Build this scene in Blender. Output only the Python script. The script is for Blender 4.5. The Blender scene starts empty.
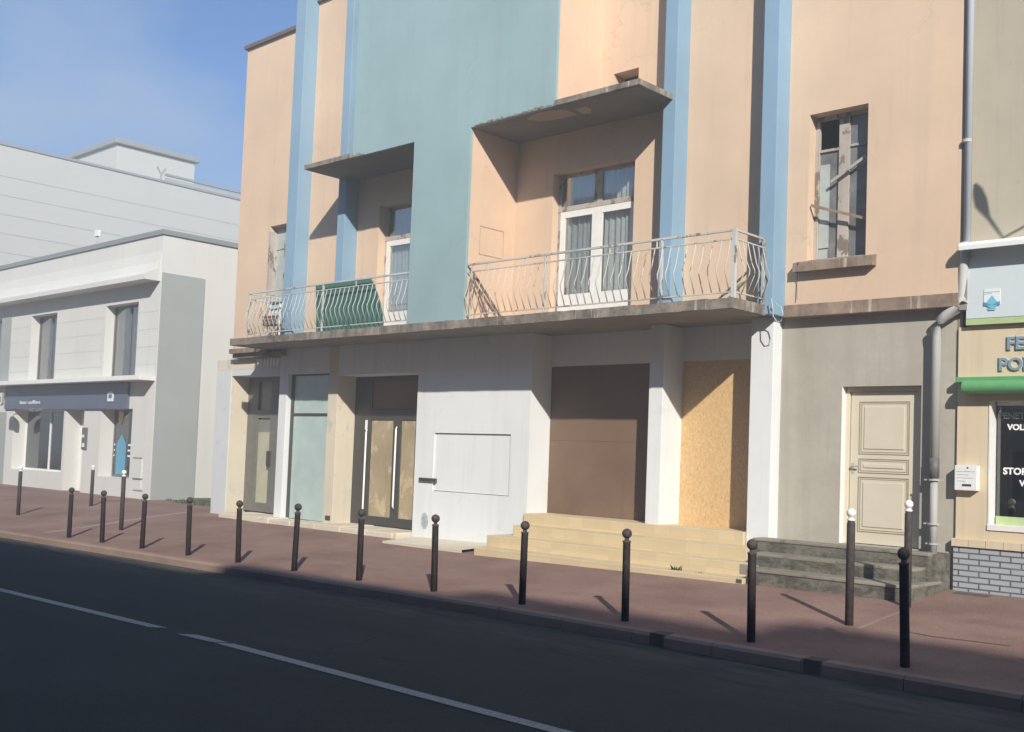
import bpy, bmesh, math, random
from mathutils import Vector, Matrix
rnd = random.Random(7)
R = math.radians
sc = bpy.context.scene
COL = sc.collection
GLARE_HAZE = .008
CAMZ = 1.85            # eye height above the kerb

# ------------------------------------------------------------------ camera (surveyed from vanishing points)
FPX, PITCH, ROLL, YAW, PY = 1075.77, R(2.8906), R(2.1334), R(43.0699), 34.17
cy_, sy_ = math.cos(YAW), math.sin(YAW)
Fv = Vector((-sy_*math.cos(PITCH), cy_*math.cos(PITCH), math.sin(PITCH)))
r0 = Vector((cy_, sy_, 0)); u0 = r0.cross(Fv)
rv = math.cos(ROLL)*r0 + math.sin(ROLL)*u0
uv = -math.sin(ROLL)*r0 + math.cos(ROLL)*u0
EYE = Vector((0, 0, CAMZ))
def ray(px, py): return Fv + rv*((px-512)/FPX) - uv*((py-366-PY)/FPX)
def at(px, py, Y):                 # survey point on a facade plane y = Y
    d = ray(px, py); return d*(Y/d.y) + EYE
def atx(px, py, X):
    d = ray(px, py); return d*(X/d.x) + EYE
def X_(px, py, Y): return at(px, py, Y).x
def Z_(px, py, Y): return at(px, py, Y).z

# ------------------------------------------------------------------ ground heights
def interp(v, xs, zs):
    if v <= xs[0]: return zs[0]
    for i in range(1, len(xs)):
        if v <= xs[i]:
            t = (v-xs[i-1])/(xs[i]-xs[i-1]); return zs[i-1]+(zs[i]-zs[i-1])*t
    return zs[-1]
KX, KZ = [-60,-30,-20,-15,-9,0,20], [-.40,-.28,-.15,-.085,0,.01,.01]
FX, FZ = [-60,-24,-15.5,-6,20], [.10,.15,.13,.265,.30]
def G(x, y):
    a = interp(x, KX, KZ); b = interp(x, FX, FZ); t = min((y-10)/4.6, 1.0)
    return a+(b-a)*t
def atg(px, py):
    d = ray(px, py); lo, hi = 2.0, 60.0
    for i in range(50):
        m = (lo+hi)/2; P = d*m+EYE
        if P.z > G(P.x, P.y): lo = m
        else: hi = m
    return d*lo+EYE

# ------------------------------------------------------------------ materials
MATS = {}
def newmat(name):
    m = bpy.data.materials.new(name); m.use_nodes = True
    nt = m.node_tree; b = nt.nodes['Principled BSDF']; MATS[name] = m
    return m, nt, b
def N(nt, t, **kw):
    n = nt.nodes.new(t)
    for k, v in kw.items():
        if k in n.inputs: n.inputs[k].default_value = v
        else: setattr(n, k, v)
    return n
def pos(nt, scale=(1,1,1)):
    g = N(nt, 'ShaderNodeNewGeometry'); mp = N(nt, 'ShaderNodeMapping'); mp.inputs['Scale'].default_value = scale
    nt.links.new(g.outputs['Position'], mp.inputs['Vector']); return mp.outputs[0]
def noise(nt, vec, s, d=4, r=.55):
    n = N(nt, 'ShaderNodeTexNoise'); n.inputs['Scale'].default_value = s; n.inputs['Detail'].default_value = d; n.inputs['Roughness'].default_value = r
    nt.links.new(vec, n.inputs['Vector']); return n.outputs['Fac']
def ramp(nt, fac, a, b, ca=0.0, cb=1.0):
    n = N(nt, 'ShaderNodeMapRange'); n.inputs['From Min'].default_value = a; n.inputs['From Max'].default_value = b
    n.inputs['To Min'].default_value = ca; n.inputs['To Max'].default_value = cb
    nt.links.new(fac, n.inputs['Value']); return n.outputs[0]
def mix(nt, fac, a, b, mode='MIX'):
    n = N(nt, 'ShaderNodeMix'); n.data_type = 'RGBA'; n.blend_type = mode
    if isinstance(fac, (int, float)): n.inputs[0].default_value = fac
    else: nt.links.new(fac, n.inputs[0])
    for i, v in ((6, a), (7, b)):
        if isinstance(v, (tuple, list)): n.inputs[i].default_value = (*v[:3], 1)
        else: nt.links.new(v, n.inputs[i])
    return n.outputs[2]
def mul(nt, a, b):
    n = N(nt, 'ShaderNodeMath'); n.operation = 'MULTIPLY'
    for i, v in enumerate((a, b)):
        if isinstance(v, (int, float)): n.inputs[i].default_value = v
        else: nt.links.new(v, n.inputs[i])
    return n.outputs[0]
def bump(nt, b, h, st=.3, dist=.02):
    n = N(nt, 'ShaderNodeBump'); n.inputs['Strength'].default_value = st; n.inputs['Distance'].default_value = dist
    nt.links.new(h, n.inputs['Height']); nt.links.new(n.outputs[0], b.inputs['Normal'])
def dk(c, k): return tuple(v*k for v in c)
def stucco(name, c, stain=(.30,.27,.23), st=.35, streak=.25, rough=.9, var=.10, chip=None, chipc=None, crack=0):
    m, nt, b = newmat(name); p = pos(nt)
    big = noise(nt, p, .55, 5, .6); fine = noise(nt, p, 9, 5, .7); grain = noise(nt, p, 120, 2, .5)
    col = mix(nt, ramp(nt, big, .32, .68), dk(c, 1-var), dk(c, 1+var*.6))
    col = mix(nt, ramp(nt, fine, .35, .75, 0, .5), col, mix(nt, .5, col, dk(c, 1-var*1.6)))
    sv = noise(nt, pos(nt, (7, 7, .35)), 1.0, 4, .65)
    col = mix(nt, ramp(nt, sv, .56, .78, 0, streak), col, stain)
    blot = noise(nt, pos(nt, (1, 1, 1)), 1.7, 6, .72)
    col = mix(nt, ramp(nt, blot, .62, .78, 0, st), col, stain)
    s3 = noise(nt, pos(nt, (2.6, 2.6, .12)), 1.0, 3, .5)
    col = mix(nt, ramp(nt, s3, .55, .75, 0, streak*.8), col, stain)
    if crack:
        wn = N(nt, 'ShaderNodeTexNoise'); wn.inputs['Scale'].default_value = 2.2; wn.inputs['Detail'].default_value = 6; nt.links.new(p, wn.inputs['Vector'])
        ad = N(nt, 'ShaderNodeVectorMath'); ad.operation = 'MULTIPLY_ADD'; nt.links.new(wn.outputs['Color'], ad.inputs[0]); ad.inputs[1].default_value = (.9,.9,.9); nt.links.new(p, ad.inputs[2])
        vo = N(nt, 'ShaderNodeTexVoronoi'); vo.feature = 'DISTANCE_TO_EDGE'; vo.inputs['Scale'].default_value = .42; nt.links.new(ad.outputs[0], vo.inputs['Vector'])
        gate = ramp(nt, noise(nt, p, .6, 3, .5), .50, .62)
        col = mix(nt, mul(nt, ramp(nt, vo.outputs['Distance'], .002, .006, crack, 0), gate), col, dk(stain, .6))
    spk = noise(nt, p, 5.3, 2, .4)
    col = mix(nt, ramp(nt, spk, .78, .80, 0, .55), col, stain)
    if chip:
        cn = noise(nt, pos(nt, (1.2, 1.2, .8)), 3.1, 7, .7)
        col = mix(nt, ramp(nt, cn, chip, chip+.02), col, chipc)
    nt.links.new(col, b.inputs['Base Color']); b.inputs['Roughness'].default_value = rough
    b.inputs['Specular IOR Level'].default_value = .2
    hh = N(nt, 'ShaderNodeMath'); hh.operation = 'ADD'; nt.links.new(grain, hh.inputs[0]); nt.links.new(fine, hh.inputs[1])
    bump(nt, b, hh.outputs[0], .35, .006)
    return m
def plain(name, c, rough=.5, metal=0, var=.12, s=8, bmp=.1):
    m, nt, b = newmat(name); p = pos(nt)
    n1 = noise(nt, p, s, 5, .65)
    nt.links.new(mix(nt, ramp(nt, n1, .3, .7), dk(c, 1-var), dk(c, 1+var)), b.inputs['Base Color'])
    b.inputs['Roughness'].default_value = rough; b.inputs['Metallic'].default_value = metal
    if rough > .6: b.inputs['Specular IOR Level'].default_value = .25
    if bmp: bump(nt, b, n1, bmp, .01)
    return m
peach = stucco('peach_render', (.635,.475,.342), (.40,.32,.245), .2, .28, crack=.22)
peach_in = stucco('peach_recess_render', (.645,.468,.335), (.36,.29,.22), .2, .22, crack=.2)
teal = stucco('teal_render', (.275,.395,.41), (.23,.28,.28), .3, .3, crack=.2)
blue = stucco('blue_render', (.22,.345,.46), (.30,.38,.44), .3, .2)
whitew = stucco('white_paint', (.70,.725,.73), (.47,.45,.42), .35, .3, var=.06, crack=.2)
palewhite = stucco('pale_blue_white_paint', (.56,.59,.595), (.36,.36,.34), .35, .2, var=.06, chip=.63, chipc=(.42,.38,.30))
cream = stucco('cream_chipped_paint', (.62,.56,.44), (.36,.32,.25), .3, .25, var=.08, chip=.585, chipc=(.50,.48,.43))
greyw = stucco('grey_cement_render', (.42,.395,.33), (.22,.20,.165), .6, .45, var=.2, crack=.2)
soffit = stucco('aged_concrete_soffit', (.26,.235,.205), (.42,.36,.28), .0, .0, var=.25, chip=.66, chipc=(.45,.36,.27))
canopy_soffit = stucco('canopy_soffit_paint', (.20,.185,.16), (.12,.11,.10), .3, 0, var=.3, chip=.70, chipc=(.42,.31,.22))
concrete = stucco('old_concrete', (.29,.27,.235), (.10,.10,.085), .8, .6, var=.3)
whitehouse = stucco('white_render', (.60,.60,.57), (.42,.41,.37), .25, .22, var=.05)
greyside = stucco('grey_green_cladding', (.32,.345,.335), (.25,.28,.28), .1, .1, var=.06)
shopbeige = stucco('beige_shop_paint', (.62,.52,.365), (.38,.30,.2), .35, .35, var=.06)
shopupper = stucco('drab_beige_render', (.45,.405,.315), (.22,.2,.17), .35, .2, var=.1)
townwall = stucco('pale_stone_render', (.40,.36,.30), (.2,.18,.15), .3, .3)
brownedge = stucco('brown_coping', (.14,.10,.085), (.08,.07,.06), .3, .2)
# dirty drip-streaked concrete edge
def dirty_edge(name, base, dark, light):
    m, nt, b = newmat(name)
    sv = noise(nt, pos(nt, (9, 9, 2.5)), 1.0, 6, .75); bl = noise(nt, pos(nt), 3.2, 6, .7)
    col = mix(nt, ramp(nt, bl, .35, .7), base, dark)
    col = mix(nt, ramp(nt, sv, .50, .70, 0, .7), col, dark)
    s2 = noise(nt, pos(nt, (11, 11, .6)), 1.0, 5, .7)
    col = mix(nt, ramp(nt, s2, .58, .68, 0, .75), col, light)
    nt.links.new(col, b.inputs['Base Color']); b.inputs['Roughness'].default_value = .95
    b.inputs['Specular IOR Level'].default_value = .1
    bump(nt, b, bl, .6, .02); return m
slabedge = dirty_edge('stained_slab_edge', (.30,.26,.215), (.085,.075,.065), (.5,.5,.48))
cornice_m = dirty_edge('stained_cornice', (.33,.25,.19), (.15,.115,.09), (.58,.50,.41))
# steps tiles
def tiles(name, c, joint, sx, sz, mort=.012, stain=None, off=.5, chipc=None):
    m, nt, b = newmat(name); g = N(nt, 'ShaderNodeNewGeometry')
    sep = N(nt, 'ShaderNodeSeparateXYZ'); nt.links.new(g.outputs['Position'], sep.inputs[0])
    cmb = N(nt, 'ShaderNodeCombineXYZ'); nt.links.new(sep.outputs[0], cmb.inputs[0])
    ad = N(nt, 'ShaderNodeMath'); nt.links.new(sep.outputs[1], ad.inputs[0]); nt.links.new(sep.outputs[2], ad.inputs[1]); nt.links.new(ad.outputs[0], cmb.inputs[1])
    if off != 0: nt.links.new(sep.outputs[2], cmb.inputs[1])
    br = N(nt, 'ShaderNodeTexBrick'); nt.links.new(cmb.outputs[0], br.inputs['Vector'])
    br.offset = off; br.inputs['Scale'].default_value = 1; br.inputs['Brick Width'].default_value = sx; br.inputs['Row Height'].default_value = sz
    br.inputs['Mortar Size'].default_value = mort; br.inputs['Mortar Smooth'].default_value = .3
    br.inputs['Color1'].default_value = (*c, 1); br.inputs['Color2'].default_value = (*dk(c, .9), 1); br.inputs['Mortar'].default_value = (*joint, 1)
    col = br.outputs['Color']
    n1 = noise(nt, pos(nt), 2.4, 6, .7)
    col = mix(nt, ramp(nt, n1, .55, .8, 0, .5), col, stain or dk(c, .7))
    if chipc:
        n2 = noise(nt, pos(nt), 1.9, 7, .75); col = mix(nt, ramp(nt, n2, .64, .66), col, chipc)
    nt.links.new(col, b.inputs['Base Color']); b.inputs['Roughness'].default_value = .75
    bump(nt, b, br.outputs['Fac'], -.4, .01); return m
yellow = tiles('yellow_step_tiles', (.60,.485,.30), (.52,.42,.265), .30, .16, .005, (.52,.40,.24), 0, (.55,.50,.42))
greybrick = tiles('grey_glazed_brick', (.36,.39,.42), (.09,.09,.09), .265, .077, .012, (.28,.29,.3))
# mossy steps
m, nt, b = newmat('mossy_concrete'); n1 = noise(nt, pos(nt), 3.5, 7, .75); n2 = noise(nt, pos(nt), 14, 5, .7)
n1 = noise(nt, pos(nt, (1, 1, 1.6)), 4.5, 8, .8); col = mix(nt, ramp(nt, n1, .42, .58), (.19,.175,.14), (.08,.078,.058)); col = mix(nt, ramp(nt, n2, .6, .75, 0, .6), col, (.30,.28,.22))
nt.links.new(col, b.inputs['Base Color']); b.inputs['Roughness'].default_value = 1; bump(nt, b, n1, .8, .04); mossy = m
# chipboard
m, nt, b = newmat('chipboard')
v1 = N(nt, 'ShaderNodeTexVoronoi'); v1.inputs['Scale'].default_value = 1; nt.links.new(pos(nt, (38, 38, 20)), v1.inputs['Vector'])
v2 = N(nt, 'ShaderNodeTexVoronoi'); v2.inputs['Scale'].default_value = 1; nt.links.new(pos(nt, (60, 60, 28)), v2.inputs['Vector'])
sp = N(nt, 'ShaderNodeSeparateColor'); nt.links.new(v1.outputs['Color'], sp.inputs[0])
sp2 = N(nt, 'ShaderNodeSeparateColor'); nt.links.new(v2.outputs['Color'], sp2.inputs[0])
col = mix(nt, ramp(nt, sp.outputs[0], .1, .9), (.56,.37,.175), (.62,.425,.215))
col = mix(nt, ramp(nt, sp2.outputs[1], .90, .93, 0, .5), col, (.70,.52,.30))
col = mix(nt, ramp(nt, sp2.outputs[0], .9, .93, 0, .6), col, (.44,.26,.10))
nt.links.new(col, b.inputs['Base Color']); b.inputs['Roughness'].default_value = .7; osb = m
osb2 = stucco('weathered_chipboard', (.42,.345,.22), (.27,.20,.12), .8, .5, var=.3, chip=.56, chipc=(.50,.41,.26))
# weathered brown board
brown = stucco('brown_board', (.19,.125,.085), (.15,.08,.055), .55, .15, var=.16, rough=.75)
brown2 = stucco('brown_board_reddish', (.20,.13,.09), (.13,.085,.06), .8, .35, var=.25, rough=.75)
# pavement / road
m, nt, b = newmat('red_asphalt_pavement'); p = pos(nt)
a1 = noise(nt, p, .7, 6, .65); a2 = noise(nt, p, 160, 3, .6); a3 = noise(nt, pos(nt, (.5, 2.2, 1)), 1.1, 5, .6)
col = mix(nt, ramp(nt, a1, .35, .62), (.215,.135,.108), (.31,.205,.168)); col = mix(nt, ramp(nt, a3, .55, .75, 0, .5), col, (.175,.115,.095))
col = mix(nt, ramp(nt, a2, .3, .7, 0, .6), col, mix(nt, .5, col, (.10,.07,.06)))
a4 = noise(nt, p, 38, 3, .7); col = mix(nt, ramp(nt, a4, .58, .66, 0, .5), col, (.42,.31,.26)); col = mix(nt, ramp(nt, a4, .42, .34, 0, .5), col, (.12,.08,.07))
a5 = noise(nt, p, 2.3, 6, .75); col = mix(nt, ramp(nt, a5, .57, .68, 0, .45), col, (.15,.10,.085))
nt.links.new(col, b.inputs['Base Color']); b.inputs['Roughness'].default_value = .95; b.inputs['Specular IOR Level'].default_value = .15; bump(nt, b, a2, .6, .008); paveM = m
m, nt, b = newmat('asphalt'); p = pos(nt)
a1 = noise(nt, p, .5, 6, .6); a2 = noise(nt, p, 130, 3, .6); a3 = noise(nt, pos(nt, (.12, 1.6, 1)), 1.0, 4, .6); a4 = noise(nt, p, 60, 2, .5)
col = mix(nt, ramp(nt, a1, .3, .7), (.044,.047,.041), (.070,.074,.066)); col = mix(nt, ramp(nt, a3, .45, .7, 0, .6), col, (.038,.040,.036))
col = mix(nt, ramp(nt, a2, .35, .7, 0, .6), col, (.035,.037,.038)); col = mix(nt, ramp(nt, a4, .60, .68, 0, .45), col, (.12,.125,.125))
nt.links.new(col, b.inputs['Base Color']); b.inputs['Roughness'].default_value = .9; b.inputs['Specular IOR Level'].default_value = .2; bump(nt, b, a2, .8, .012); asphM = m
ck = N(nt, 'ShaderNodeTexVoronoi'); ck.feature = 'DISTANCE_TO_EDGE'; ck.inputs['Scale'].default_value = .33
wn = N(nt, 'ShaderNodeTexNoise'); wn.inputs['Scale'].default_value = 1.6; wn.inputs['Detail'].default_value = 6; nt.links.new(p, wn.inputs['Vector'])
ad = N(nt, 'ShaderNodeVectorMath'); ad.operation = 'MULTIPLY_ADD'; nt.links.new(wn.outputs['Color'], ad.inputs[0]); ad.inputs[1].default_value = (1.2,1.2,1.2); nt.links.new(p, ad.inputs[2]); nt.links.new(ad.outputs[0], ck.inputs['Vector'])
col = mix(nt, mul(nt, ramp(nt, ck.outputs['Distance'], .003, .010, .8, 0), ramp(nt, a1, .45, .6)), col, (.022,.022,.022))
sx_ = N(nt, 'ShaderNodeSeparateXYZ'); nt.links.new(p, sx_.inputs[0]); gy = ramp(nt, sx_.outputs[1], 7.6, 9.5)
gn = noise(nt, pos(nt, (.6, 3, 1)), 2.2, 6, .75); col = mix(nt, mul(nt, gy, ramp(nt, gn, .38, .62)), col, (.13,.115,.095))
nt.links.new(col, b.inputs['Base Color'])
m, nt, b = newmat('worn_road_paint'); p = pos(nt)
a2 = noise(nt, p, 55, 4, .7); a1 = noise(nt, p, 3, 4, .6)
col = mix(nt, ramp(nt, a2, .50, .62, 0, .85), (.34,.34,.33), (.09,.092,.09)); col = mix(nt, ramp(nt, a1, .5, .75, 0, .4), col, (.2,.2,.2))
nt.links.new(col, b.inputs['Base Color']); b.inputs['Roughness'].default_value = .8; lineM = m
kerbM = stucco('granite_kerb', (.30,.215,.17), (.12,.10,.09), .6, .2, var=.25)
kerbdark = stucco('dark_kerb_stone', (.13,.105,.09), (.05,.05,.05), .4, .2, var=.25)
# paints, metals
ironM = plain('dark_bollard_paint', (.062,.052,.048), .68, 0, .4, 22, .3)
capW = plain('white_bollard_cap', (.78,.78,.75), .45, 0, .05)
railM = stucco('aged_white_rail_paint', (.50,.53,.51), (.17,.12,.09), .5, .5, var=.2, rough=.6, chip=.6, chipc=(.19,.13,.10))
railR = stucco('rusty_rail_paint', (.50,.49,.44), (.2,.15,.12), .7, .5, var=.2, rough=.7, chip=.57, chipc=(.20,.15,.12))
whitefr = plain('white_window_paint', (.72,.72,.69), .55, 0, .06)
oldfr = stucco('peeling_window_paint', (.44,.40,.35), (.18,.13,.1), .5, .4, var=.15, chip=.55, chipc=(.2,.16,.13))
darkfr = plain('dark_aluminium', (.065,.062,.056), .5, .2, .15)
handleM = plain('white_handle', (.8,.82,.8), .35, 0, .03)
curtM = plain('net_curtain', (.80,.82,.80), .95, 0, .08, 3)
doorM = plain('cream_door_paint', (.60,.55,.43), .5, 0, .04, 3)
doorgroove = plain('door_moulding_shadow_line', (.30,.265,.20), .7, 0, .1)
greenP = stucco('green_board', (.065,.17,.135), (.05,.12,.10), .5, .3, var=.15, rough=.7)
greenB = plain('green_shutter_paint', (.11,.33,.13), .4, 0, .06)
limeP = plain('pale_green_strip', (.40,.50,.24), .6, 0, .08)
signW = plain('pale_sign_board', (.56,.63,.65), .45, 0, .03, 2)
awnW = plain('white_awning_metal', (.78,.80,.78), .4, 0, .03)
zincM = stucco('painted_zinc_pipe', (.42,.42,.40), (.2,.19,.18), .4, .4, var=.12, rough=.55)
zincU = stucco('pale_zinc_pipe', (.42,.47,.51), (.35,.38,.4), .2, .2, var=.05, rough=.5)
ironD = plain('dark_pipe_sleeve', (.12,.115,.11), .6, 0, .2)
navy = plain('navy_fascia', (.09,.11,.165), .4, 0, .08, 2)
lettersM = plain('blue_grey_letters', (.20,.29,.34), .5, 0, .05)
lettersE = plain('letter_edge', (.62,.60,.52), .5, 0, .05)
txtW = plain('white_lettering', (.85,.85,.85), .5, 0, .02)
txtG = plain('faint_lettering', (.23,.24,.22), .6, 0, .02)
cyanM = plain('cyan_emblem', (.16,.47,.62), .5, 0, .05)
cyanD = plain('deep_blue_emblem', (.08,.27,.42), .5, 0, .05)
skyblue = plain('blue_sticker', (.09,.30,.46), .5, 0, .05)
yellowS = plain('yellow_sticker', (.72,.55,.18), .5, 0, .05)
boxW = plain('white_box_paint', (.72,.74,.73), .45, 0, .05)
wash = plain('whitewashed_glass', (.40,.50,.48), .28, 0, .10, 2.2, 0)
dimglass = plain('grimy_pale_glass', (.38,.425,.41), .35, 0, .12, 4, 0)
creampan = plain('sunlit_cream_panel', (.40,.39,.29), .5, 0, .1, 3)
antM = plain('grey_stain', (.36,.39,.40), .9, 0, .35, 26)
paleclad = stucco('pale_cladding', (.44,.445,.43), (.32,.34,.34), .1, .06, var=.03)
cladjoint = plain('cladding_joint', (.30,.325,.325), .9)
bandgrey = plain('grey_roof_edge', (.22,.245,.25), .6, 0, .08)
patchM = plain('fresh_white_paint', (.68,.71,.71), .8, 0, .03)
hatchM = plain('hatch_line', (.42,.33,.25), .9)
jointW = plain('render_joint_line', (.36,.375,.37), .9)
palestrip = stucco('pale_paving_strip', (.33,.27,.235), (.22,.16,.14), .6, .3, var=.15)
greypan = plain('dark_door_glass', (.17,.185,.17), .3, 0, .15, 3)
winglass = plain('dusty_dark_pane', (.15,.16,.16), .25, 0, .3, 4)
tread = stucco('worn_lit_step_tread', (.27,.25,.205), (.14,.13,.10), .8, 0, var=.25, chip=.56, chipc=(.16,.15,.11))  # sunlit step tops painted paler than the risers, plus wear
barepatch = stucco('bare_plaster_patch', (.42,.32,.24), (.22,.19,.16), .8, 0, var=.2)
greyfr = plain('dull_grey_frame', (.14,.14,.125), .5, 0, .15)
roofM = plain('grey_roofing', (.2,.2,.2), .95, 0, .2)
woodM = plain('weathered_wood', (.24,.17,.12), .85, 0, .3, 12)
leafM = plain('weed_leaves', (.055,.085,.03), .8, 0, .4, 20, 0)
grassM = plain('dry_grass', (.10,.12,.06), .9, 0, .4, 14, .6)
def glassmat(name, tint=(.93,.95,.95), refl=.05):
    m, nt, b = newmat(name); out = nt.nodes['Material Output']; nt.nodes.remove(b)
    t = N(nt, 'ShaderNodeBsdfTransparent'); t.inputs[0].default_value = (*tint, 1)
    g = N(nt, 'ShaderNodeBsdfGlossy'); g.inputs['Roughness'].default_value = .03; g.inputs[0].default_value = (.9,.9,.9,1)
    f = N(nt, 'ShaderNodeLayerWeight'); f.inputs['Blend'].default_value = .35
    mx = N(nt, 'ShaderNodeMixShader'); nt.links.new(ramp(nt, f.outputs['Fresnel'], 0, 1, refl, .6), mx.inputs[0])
    nt.links.new(t.outputs[0], mx.inputs[1]); nt.links.new(g.outputs[0], mx.inputs[2]); nt.links.new(mx.outputs[0], out.inputs[0])
    return m
glass = glassmat('window_glass'); shopglass = glassmat('dark_shop_glass', (.35,.42,.42), .16)

# ------------------------------------------------------------------ mesh helpers
ORG = {}
class MB:
    def __init__(s): s.v = []; s.f = []
    def face(s, pts): i = len(s.v); s.v += [Vector(p) for p in pts]; s.f.append(list(range(i, i+len(pts)))); return s
    def box(s, x0, x1, y0, y1, z0, z1):
        x0, x1 = sorted((x0, x1)); y0, y1 = sorted((y0, y1)); z0, z1 = sorted((z0, z1)); i = len(s.v)
        s.v += [Vector(p) for p in ((x0,y0,z0),(x1,y0,z0),(x1,y1,z0),(x0,y1,z0),(x0,y0,z1),(x1,y0,z1),(x1,y1,z1),(x0,y1,z1))]
        s.f += [[i+a for a in q] for q in ((0,3,2,1),(4,5,6,7),(0,1,5,4),(1,2,6,5),(2,3,7,6),(3,0,4,7))]; return s
    def obox(s, c, ax, ay, az):     # oriented box: centre and half vectors
        c, ax, ay, az = map(Vector, (c, ax, ay, az)); i = len(s.v)
        s.v += [c+sx*ax+sy*ay+sz*az for sz in (-1,1) for sx, sy in ((-1,-1),(1,-1),(1,1),(-1,1))]
        s.f += [[i+a for a in q] for q in ((0,3,2,1),(4,5,6,7),(0,1,5,4),(1,2,6,5),(2,3,7,6),(3,0,4,7))]; return s
    def bar(s, a, b, w, d=None):
        a, b = Vector(a), Vector(b); d = d or w; t = (b-a).normalized()
        n = t.cross(Vector((0,1,0))); n = n.normalized() if n.length > .1 else Vector((1,0,0)); q = t.cross(n).normalized()
        return s.obox((a+b)/2, n*w/2, q*d/2, (b-a)/2)
    def tube(s, pts, rad, n=10, cap=True):
        pts = [Vector(p) for p in pts]; rads = rad if isinstance(rad, (list, tuple)) else [rad]*len(pts); i0 = len(s.v)
        for k, p in enumerate(pts):
            t = (pts[min(k+1, len(pts)-1)]-pts[max(k-1, 0)]).normalized()
            a = t.cross(Vector((0,0,1))) if abs(t.z) < .9 else t.cross(Vector((1,0,0))); a.normalize(); b_ = t.cross(a)
            s.v += [p+(a*math.cos(2*math.pi*j/n)+b_*math.sin(2*math.pi*j/n))*rads[k] for j in range(n)]
        for k in range(len(pts)-1):
            for j in range(n):
                s.f.append([i0+k*n+j, i0+k*n+(j+1)%n, i0+(k+1)*n+(j+1)%n, i0+(k+1)*n+j])
        if cap: s.f.append([i0+j for j in range(n)]); s.f.append([i0+(len(pts)-1)*n+j for j in range(n)][::-1])
        return s
    def prism(s, prof, y0, y1):      # outline in x,z extruded in y
        i = len(s.v); n = len(prof)
        s.v += [Vector((x, y0, z)) for x, z in prof]+[Vector((x, y1, z)) for x, z in prof]
        s.f.append(list(range(i, i+n))); s.f.append([i+n+k for k in range(n)][::-1])
        for k in range(n): s.f.append([i+k, i+n+k, i+n+(k+1)%n, i+(k+1)%n])
        return s
    def xprism(s, prof, x0, x1):     # outline in y,z extruded in x
        i = len(s.v); n = len(prof)
        s.v += [Vector((x0, y, z)) for y, z in prof]+[Vector((x1, y, z)) for y, z in prof]
        s.f.append(list(range(i, i+n))); s.f.append([i+n+k for k in range(n)][::-1])
        for k in range(n): s.f.append([i+k, i+n+k, i+n+(k+1)%n, i+(k+1)%n])
        return s
    def wall(s, xs0, xs1, z0, z1, y0, y1, holes=(), ztop=None):
        """front wall y0..y1 with rectangular holes (xa,xb,za,zb)"""
        hs = [(min(a,b_), max(a,b_), min(c,d), max(c,d)) for a, b_, c, d in holes]
        X = sorted({xs0, xs1, *[h[i] for h in hs for i in (0, 1) if xs0 < h[i] < xs1]})
        Z = sorted({z0, z1, *[h[i] for h in hs for i in (2, 3) if z0 < h[i] < z1]})
        nx, nz = len(X)-1, len(Z)-1
        def solid(i, k):
            if i < 0 or k < 0 or i >= nx or k >= nz: return False
            cx, cz = (X[i]+X[i+1])/2, (Z[k]+Z[k+1])/2
            return not any(h[0] < cx < h[1] and h[2] < cz < h[3] for h in hs)
        for i in range(nx):
            for k in range(nz):
                if not solid(i, k): continue
                a, b_, c, d = X[i], X[i+1], Z[k], Z[k+1]
                s.face([(a,y0,c),(b_,y0,c),(b_,y0,d),(a,y0,d)]); s.face([(a,y1,d),(b_,y1,d),(b_,y1,c),(a,y1,c)])
                if not solid(i-1, k): s.face([(a,y1,c),(a,y0,c),(a,y0,d),(a,y1,d)])
                if not solid(i+1, k): s.face([(b_,y0,c),(b_,y1,c),(b_,y1,d),(b_,y0,d)])
                if not solid(i, k-1): s.face([(a,y1,c),(b_,y1,c),(b_,y0,c),(a,y0,c)])
                if not solid(i, k+1): s.face([(a,y0,d),(b_,y0,d),(b_,y1,d),(a,y1,d)])
        return s
    def build(s, name, mat, parent=None, smooth=False, bevel=0, weld=False):
        o0 = ORG.get(parent.name, Vector()) if parent else Vector()
        me = bpy.data.meshes.new(name); me.from_pydata([v-o0 for v in s.v], [], s.f); me.update()
        bm = bmesh.new(); bm.from_mesh(me)
        if weld or bevel: bmesh.ops.remove_doubles(bm, verts=bm.verts, dist=1e-5)
        bmesh.ops.recalc_face_normals(bm, faces=bm.faces)
        if bevel:
            es = [e for e in bm.edges if len(e.link_faces) == 2 and e.calc_face_angle(0) > .5]
            bmesh.ops.bevel(bm, geom=es, offset=bevel, segments=2, profile=.6, affect='EDGES', clamp_overlap=True)
        bm.to_mesh(me); bm.free()
        if smooth:
            for p in me.polygons: p.use_smooth = True
        o = bpy.data.objects.new(name, me); COL.objects.link(o); me.materials.append(mat)
        if parent: o.parent = parent
        ORG[o.name] = o0; return o
def tag(o, label=None, cat=None, group=None, kind=None):
    if label: o['label'] = label
    if cat: o['category'] = cat
    if group: o['group'] = group
    if kind: o['kind'] = kind
    return o
def thing(name, loc, label, cat, group=None):
    o = bpy.data.objects.new(name, None); COL.objects.link(o); o.location = loc; o.empty_display_size = .2
    ORG[o.name] = Vector(loc); return tag(o, label, cat, group)
def copy_tree(o, parent=None):
    c = o.copy(); COL.objects.link(c); c.parent = parent
    for ch in list(o.children): copy_tree(ch, c)
    return c
def struct(name, mb, mat, **k): return tag(mb.build(name, mat, **k), kind='structure')
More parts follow.
